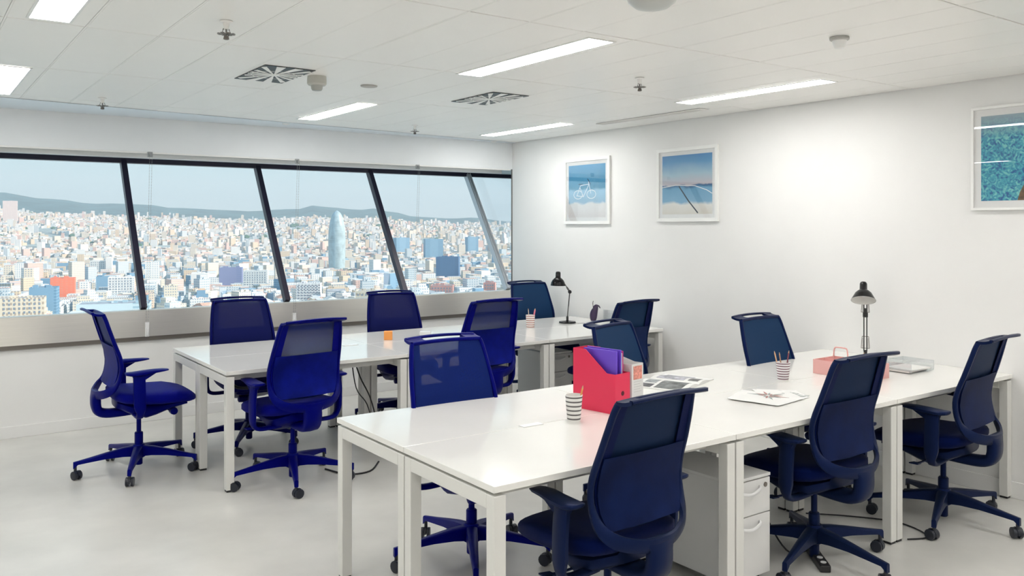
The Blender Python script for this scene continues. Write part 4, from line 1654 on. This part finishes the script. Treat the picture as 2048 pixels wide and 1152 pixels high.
# landmarks, each at its real distance: name, x, y, width, height, depth, turn, facade colour, window colour, label
SPEC = [
    ('office_tower', 1351, 2520, 52, 62, 22, 12, 'facade_blue', 'blue glass office slab right of the bullet tower, the left one of a pair'),
    ('office_tower', 1333, 2278, 57, 65, 24, -8, 'facade_blue', 'wide blue glass office slab right of the bullet tower, right one of the pair'),
    ('office_tower', 1542, 2382, 39, 65, 22, 0, 'facade_blue', 'narrow blue tower close to the slanted silver mullion'),
    ('office_block', 864, 1420, 44, 46, 30, -30, 'facade_bluedark', 'dark blue cube-like office block in front of the glass slabs'),
    ('office_block', 411, 1496, 27, 25, 20, -15, 'facade_plain', 'plain white blocky building left of the second mullion'),
    ('office_block', 466, 1501, 38, 33, 20, -16, 'facade_purple', 'mauve-blue flat building beside the plain white block'),
    ('apartment_block', 490, 1442, 40, 30, 18, -18, 'facade_white', 'white apartment block with blue window bays right of the mauve building'),
    ('office_block', 182, 1362, 31, 32, 20, -5, 'facade_orange', 'vivid orange-red building behind the lone chair'),
    ('office_tower', 124, 1075, 27, 38, 22, -8, 'facade_blue', 'blue glass office building at the lower left of the city view'),
    ('apartment_block', 90, 960, 42, 36, 24, -3, 'facade_arcade', 'cream building with rows of tall arched windows at the lower left'),
    ('stadium', 190, 1037, 74, 20, 40, -8, 'facade_strip', 'long low pale blue striped hall behind the lone chair'),
    ('apartment_block', 345, 2046, 31, 30, 18, -12, 'facade_white', 'white gridded block left of the first mullion'),
    ('apartment_block', 364, 2030, 12, 36, 14, -12, 'facade_plain', 'narrow white tower next to the gridded block'),
    ('office_block', 624, 1041, 32, 22, 24, -30, 'facade_redpale', 'pale red building low in the right-hand pane'),
    ('office_block', 680, 1003, 17, 25, 16, -32, 'facade_redpale', 'small pale red tower beside the silver mullion foot'),
    ('apartment_block', 438, 1079, 32, 30, 18, -22, 'facade_whitewin', 'white block with dark window rows below the bullet tower'),
    ('apartment_block', 432, 860, 50, 34, 26, -24, 'facade_arcade', 'wide cream building with vertical ribs below the third mullion'),
    ('apartment_block', 254, 1474, 18, 26, 16, -8, 'facade_blue', 'narrow teal-blue building next to the first mullion'),
    ('apartment_block', 268, 1405, 36, 28, 18, -8, 'facade_white', 'broad white building right behind the first mullion'),
    ('round_tower_block', 457, 5198, 66, 120, 50, 0, 'facade_plainrose', 'pale drum-like block on the hillside at the far left'),
]
facade('facade_bluedark', (.10, .20, .36), (.08, .16, .30), 3.4, 60)
facade('facade_plain', (.84, .83, .80), (.80, .79, .77), 3.2, 3)
facade('facade_purple', (.26, .28, .46), (.20, .24, .42), 3.4, 60)
facade('facade_orange', (.85, .22, .12), (.80, .26, .16), 3.4, 6)
facade('facade_arcade', (.76, .66, .52), (.45, .36, .28), 5.0, 3.4)
facade('facade_strip', (.62, .74, .78), (.36, .52, .60), 5.0, 200)
facade('facade_redpale', (.72, .34, .28), (.60, .40, .38), 3.6, 5)
facade('facade_whitewin', (.86, .84, .82), (.30, .30, .34), 3.4, 4.4)
facade('facade_plainrose', (.74, .62, .58), (.60, .50, .48), 6, 8)
KEEP = []
for (nm, x, y, w, h, d, tw, fm, lb) in SPEC:
    z = G
    r_ = math.hypot(x - CAM.x, y - CAM.y)
    az = math.degrees(math.atan2(x - CAM.x, y - CAM.y))
    z = ground(r_, az) - 1
    t = thing(nm, lb, 'building', (x, y, z), R(tw - 8))
    KEEP.append((x, y, max(w, d) * .62))
    bm = building_bm(w, d, h, 0, rb)
    obj('walls', bm, [MATS[fm], ROOF[3 if 'white' in fm or 'plain' in fm else 2]], t)
    # window bays proud enough to read: joined per building
    nf = int(h // 4)
    nw = int(w // 4.2)
    if fm in ('facade_whitewin', 'facade_arcade', 'facade_white', 'facade_redpale'):
        bm = bmesh.new()
        for i in range(nf):
            for j in range(nw):
                xx = -w / 2 + 2.2 + j * (w - 3) / nw
                zz_ = 1.5 + i * 4
                vs = [bm.verts.new(q) for q in ((xx, -d / 2 - .15, zz_), (xx + 1.7, -d / 2 - .15, zz_), (xx + 1.7, -d / 2 - .15, zz_ + 2.2), (xx, -d / 2 - .15, zz_ + 2.2))]
                bm.faces.new(vs)
                ws = [bm.verts.new(q) for q in ((xx, -d / 2 - .02, zz_), (xx + 1.7, -d / 2 - .02, zz_), (xx + 1.7, -d / 2 - .02, zz_ + 2.2), (xx, -d / 2 - .02, zz_ + 2.2))]
                for q in range(4):
                    bm.faces.new((vs[q], vs[(q + 1) % 4], ws[(q + 1) % 4], ws[q]))
        o = obj('windows', bm, mat('far_window', (.26, .30, .36), .2), t)
        o['kind'] = 'stuff'

# the bullet-shaped tower
tx, ty = 833, 1876
t = thing('bullet_tower', 'tall bullet-shaped glass tower rising above the city', 'tower', (tx, ty, G))
KEEP.append((tx, ty, 45))
prof = []
for k in range(28):
    u = k / 27
    z = 143 * u
    if u < .45:
        r_ = 18.5 + 1.8 * math.sin(u / .45 * PI / 2)
    else:
        v = (u - .45) / .55
        r_ = 20.3 * math.sqrt(max(0, 1 - v ** 2.4)) + .05
    prof.append((r_, z))
bm = bmesh.new()
lathe(bm, prof, 36)
obj('shell', bm, mat('tower_glass', (.42, .53, .56), .35, metal=.0, var=.22, vs=.12, aniso=(1, 1, .5)), t, smooth=True, angle=60)
bm = bmesh.new()
for k in range(2, 26, 2):
    r_, z = prof[k]
    lathe(bm, [(r_ + .35, z - .4), (r_ + .35, z + .4)], 36, cap=False)
o = obj('louvre_ring', bm, mat('tower_ring', (.5, .62, .66), .3), t)
o['kind'] = 'stuff'

# individual buildings nearest to the window (the 280 that show largest), then the rest joined
rc = random.Random(11)
cells = []
ca, sa_ = math.cos(R(-14)), math.sin(R(-14))
for i in range(-90, 130):
    for j in range(0, 160):
        px_, py_ = i * 33 + rc.uniform(-5, 5), 700 + j * 30 + rc.uniform(-4, 4)
        x, y = px_ * ca - (py_ - 700) * sa_, 700 + (px_ * sa_ + (py_ - 700) * ca)
        r_ = math.hypot(x - CAM.x, y - CAM.y)
        az = math.degrees(math.atan2(x - CAM.x, y - CAM.y))
        if r_ < 760 or az < -12 or az > 46 or r_ > 2700:
            continue
        if any((x - a) ** 2 + (y - b_) ** 2 < (c + 14) ** 2 for a, b_, c in KEEP):
            continue
        # do not stand in front of the landmarks
        skip = False
        for a, b_, c in KEEP:
            ra, aa = math.hypot(a - CAM.x, b_ - CAM.y), math.degrees(math.atan2(a - CAM.x, b_ - CAM.y))
            if r_ < ra and ra - r_ < 330 and abs(aa - az) < math.degrees(c / ra) + .2:
                skip = True
        cells.append((r_, az, x, y, skip))
cells.sort()
ind = [c for c in cells if 1.5 < c[1] < 40][:275]
ids = set(id(c) for c in ind)
fweights = [0, 0, 0, 1, 1, 1, 2, 3, 4, 4, 5]
for (r_, az, x, y, skip) in ind:
    me, w, h, shp = protos_m[rc.randrange(len(protos_m))]
    if skip:
        me, w, h, shp = min(protos_m, key=lambda q: q[2])
    o = bpy.data.objects.new('city_building', me)
    COL.objects.link(o)
    o.location = (x, y, ground(r_, az) - .5)
    o.rotation_euler = (0, 0, R(-14 + rc.choice((0, 0, 90, 90, 31)) + rc.uniform(-2, 2)))
    fi, ri = rc.choice(fweights), rc.choice((0, 1, 1, 2, 3))
    for q, m_ in zip(o.material_slots, (FAC[fi], ROOF[ri])):
        q.link = 'OBJECT'
        q.material = m_
    side = ('at the far left', 'left of the first mullion', 'between first and second mullion', 'below the bullet tower', 'in the right-hand pane', 'behind the silver mullion')[min(5, max(0, int((az - 3) // 6)))]
    lbl = '%s %s building with %s roof, %s distance %s' % (('cream', 'white', 'ochre', 'rose', 'grey', 'blue glass')[fi], shp, ('terracotta', 'pale', 'grey', 'white')[ri], 'near' if r_ < 1150 else 'middle' if r_ < 1500 else 'far', side)
    tag(o, lbl, 'building', 'city buildings nearest to the windows')
# the rest of the city
verts, faces, mi = [], [], []


def fast_box(x, y, z, w, d, h, a, m0, m1):
    c, s = math.cos(a), math.sin(a)
    b0 = len(verts)
    for zz in (z - 6, z + h):
        for (u, v) in ((-w, -d), (w, -d), (w, d), (-w, d)):
            verts.append((x + u * c / 2 - v * s / 2, y + u * s / 2 + v * c / 2, zz))
    for q in ((0, 1, 5, 4), (1, 2, 6, 5), (2, 3, 7, 6), (3, 0, 4, 7)):
        faces.append([b0 + k for k in q]); mi.append(m0)
    faces.append([b0 + k for k in (4, 5, 6, 7)]); mi.append(m1)


for c in cells:
    if id(c) in ids:
        continue
    r_, az, x, y, skip = c
    fast_box(x, y, ground(r_, az), rc.uniform(11, 27), rc.uniform(9, 18), rc.uniform(8, 12) if skip else rc.uniform(10, 24) + (20 if rc.random() < .03 else 0), R(-14 + rc.choice((0, 90, 30))), rc.choice(fweights), 6 + rc.choice((0, 0, 1, 1, 2, 3)))
for k in range(30000):
    r_ = math.sqrt(rc.uniform(2650 ** 2, 6700 ** 2))
    az = rc.uniform(-8, 44)
    if r_ > 6000 and rc.random() < (r_ - 6000) / 800 + noise.noise(Vector((az * .5, 0, 0))) * .5:
        continue
    # parks
    if noise.noise(Vector((az * .35, r_ * .0016, 5))) > .36:
        continue
    x, y = polar(r_, az)
    if any((x - a) ** 2 + (y - b_) ** 2 < (c + 25) ** 2 for a, b_, c in KEEP):
        continue
    big = rc.random() < .03
    fast_box(x, y, ground(r_, az), rc.uniform(9, 26), rc.uniform(8, 18), rc.uniform(9, 22) + (24 if big else 0), R(-14 + rc.choice((0, 90, 30)) + rc.uniform(-6, 6)), rc.choice((0, 0, 1, 1, 1, 2, 3, 4)), 6 + rc.choice((0, 0, 0, 1, 1, 3)))
me = bpy.data.meshes.new('distant_city')
me.from_pydata(verts, [], faces)
for m_ in FAC + ROOF:
    me.materials.append(m_)
me.polygons.foreach_set('material_index', mi)
o = bpy.data.objects.new('distant_city', me)
COL.objects.link(o)
tag(o, 'thousands of pale houses spreading up to the hills beyond the windows', 'city')
o['kind'] = 'stuff'
# tree clumps
bm = bmesh.new()
for k in range(900):
    r_ = math.sqrt(rc.uniform(800 ** 2, 6500 ** 2)); az = rc.uniform(-4, 42)
    if noise.noise(Vector((az * .35, r_ * .0016, 5))) < .15 and rc.random() < .6:
        continue
    x, y = polar(r_, az)
    s_ = rc.uniform(5, 9) * (1 + r_ / 3500)
    m_ = Matrix.Translation((x, y, ground(r_, az) + s_ * .4)) @ Matrix.Diagonal((s_, s_ * .8, s_ * .6, 1))
    bmesh.ops.create_icosphere(bm, subdivisions=1, radius=1, matrix=m_)
o = obj('city_trees', bm, mat('far_foliage', (.08, .16, .09), .9), smooth=True)
tag(o, 'dark green tree clumps scattered between the distant houses', 'trees')
o['kind'] = 'stuff'

# haze over the city: a thin real scattering layer outside the building
HAZE = True
if HAZE:
    hm = bpy.data.materials.new('haze_air')
    hm.use_nodes = True
    n = hm.node_tree
    n.nodes.clear()
    ho = n.nodes.new('ShaderNodeOutputMaterial')
    vs_ = n.nodes.new('ShaderNodeVolumeScatter')
    vs_.inputs['Color'].default_value = (.70, .90, 1, 1)
    vs_.inputs['Density'].default_value = 1.15e-4
    vs_.inputs['Anisotropy'].default_value = .0
    n.links.new(vs_.outputs[0], ho.inputs['Volume'])
    bm = bmesh.new()
    box(bm, -9000, 12000, 120, 14000, -400, 700)
    o = obj('haze', bm, hm)
    tag(o, 'pale blue morning haze lying over the city and hills', 'haze')
    o['kind'] = 'stuff'
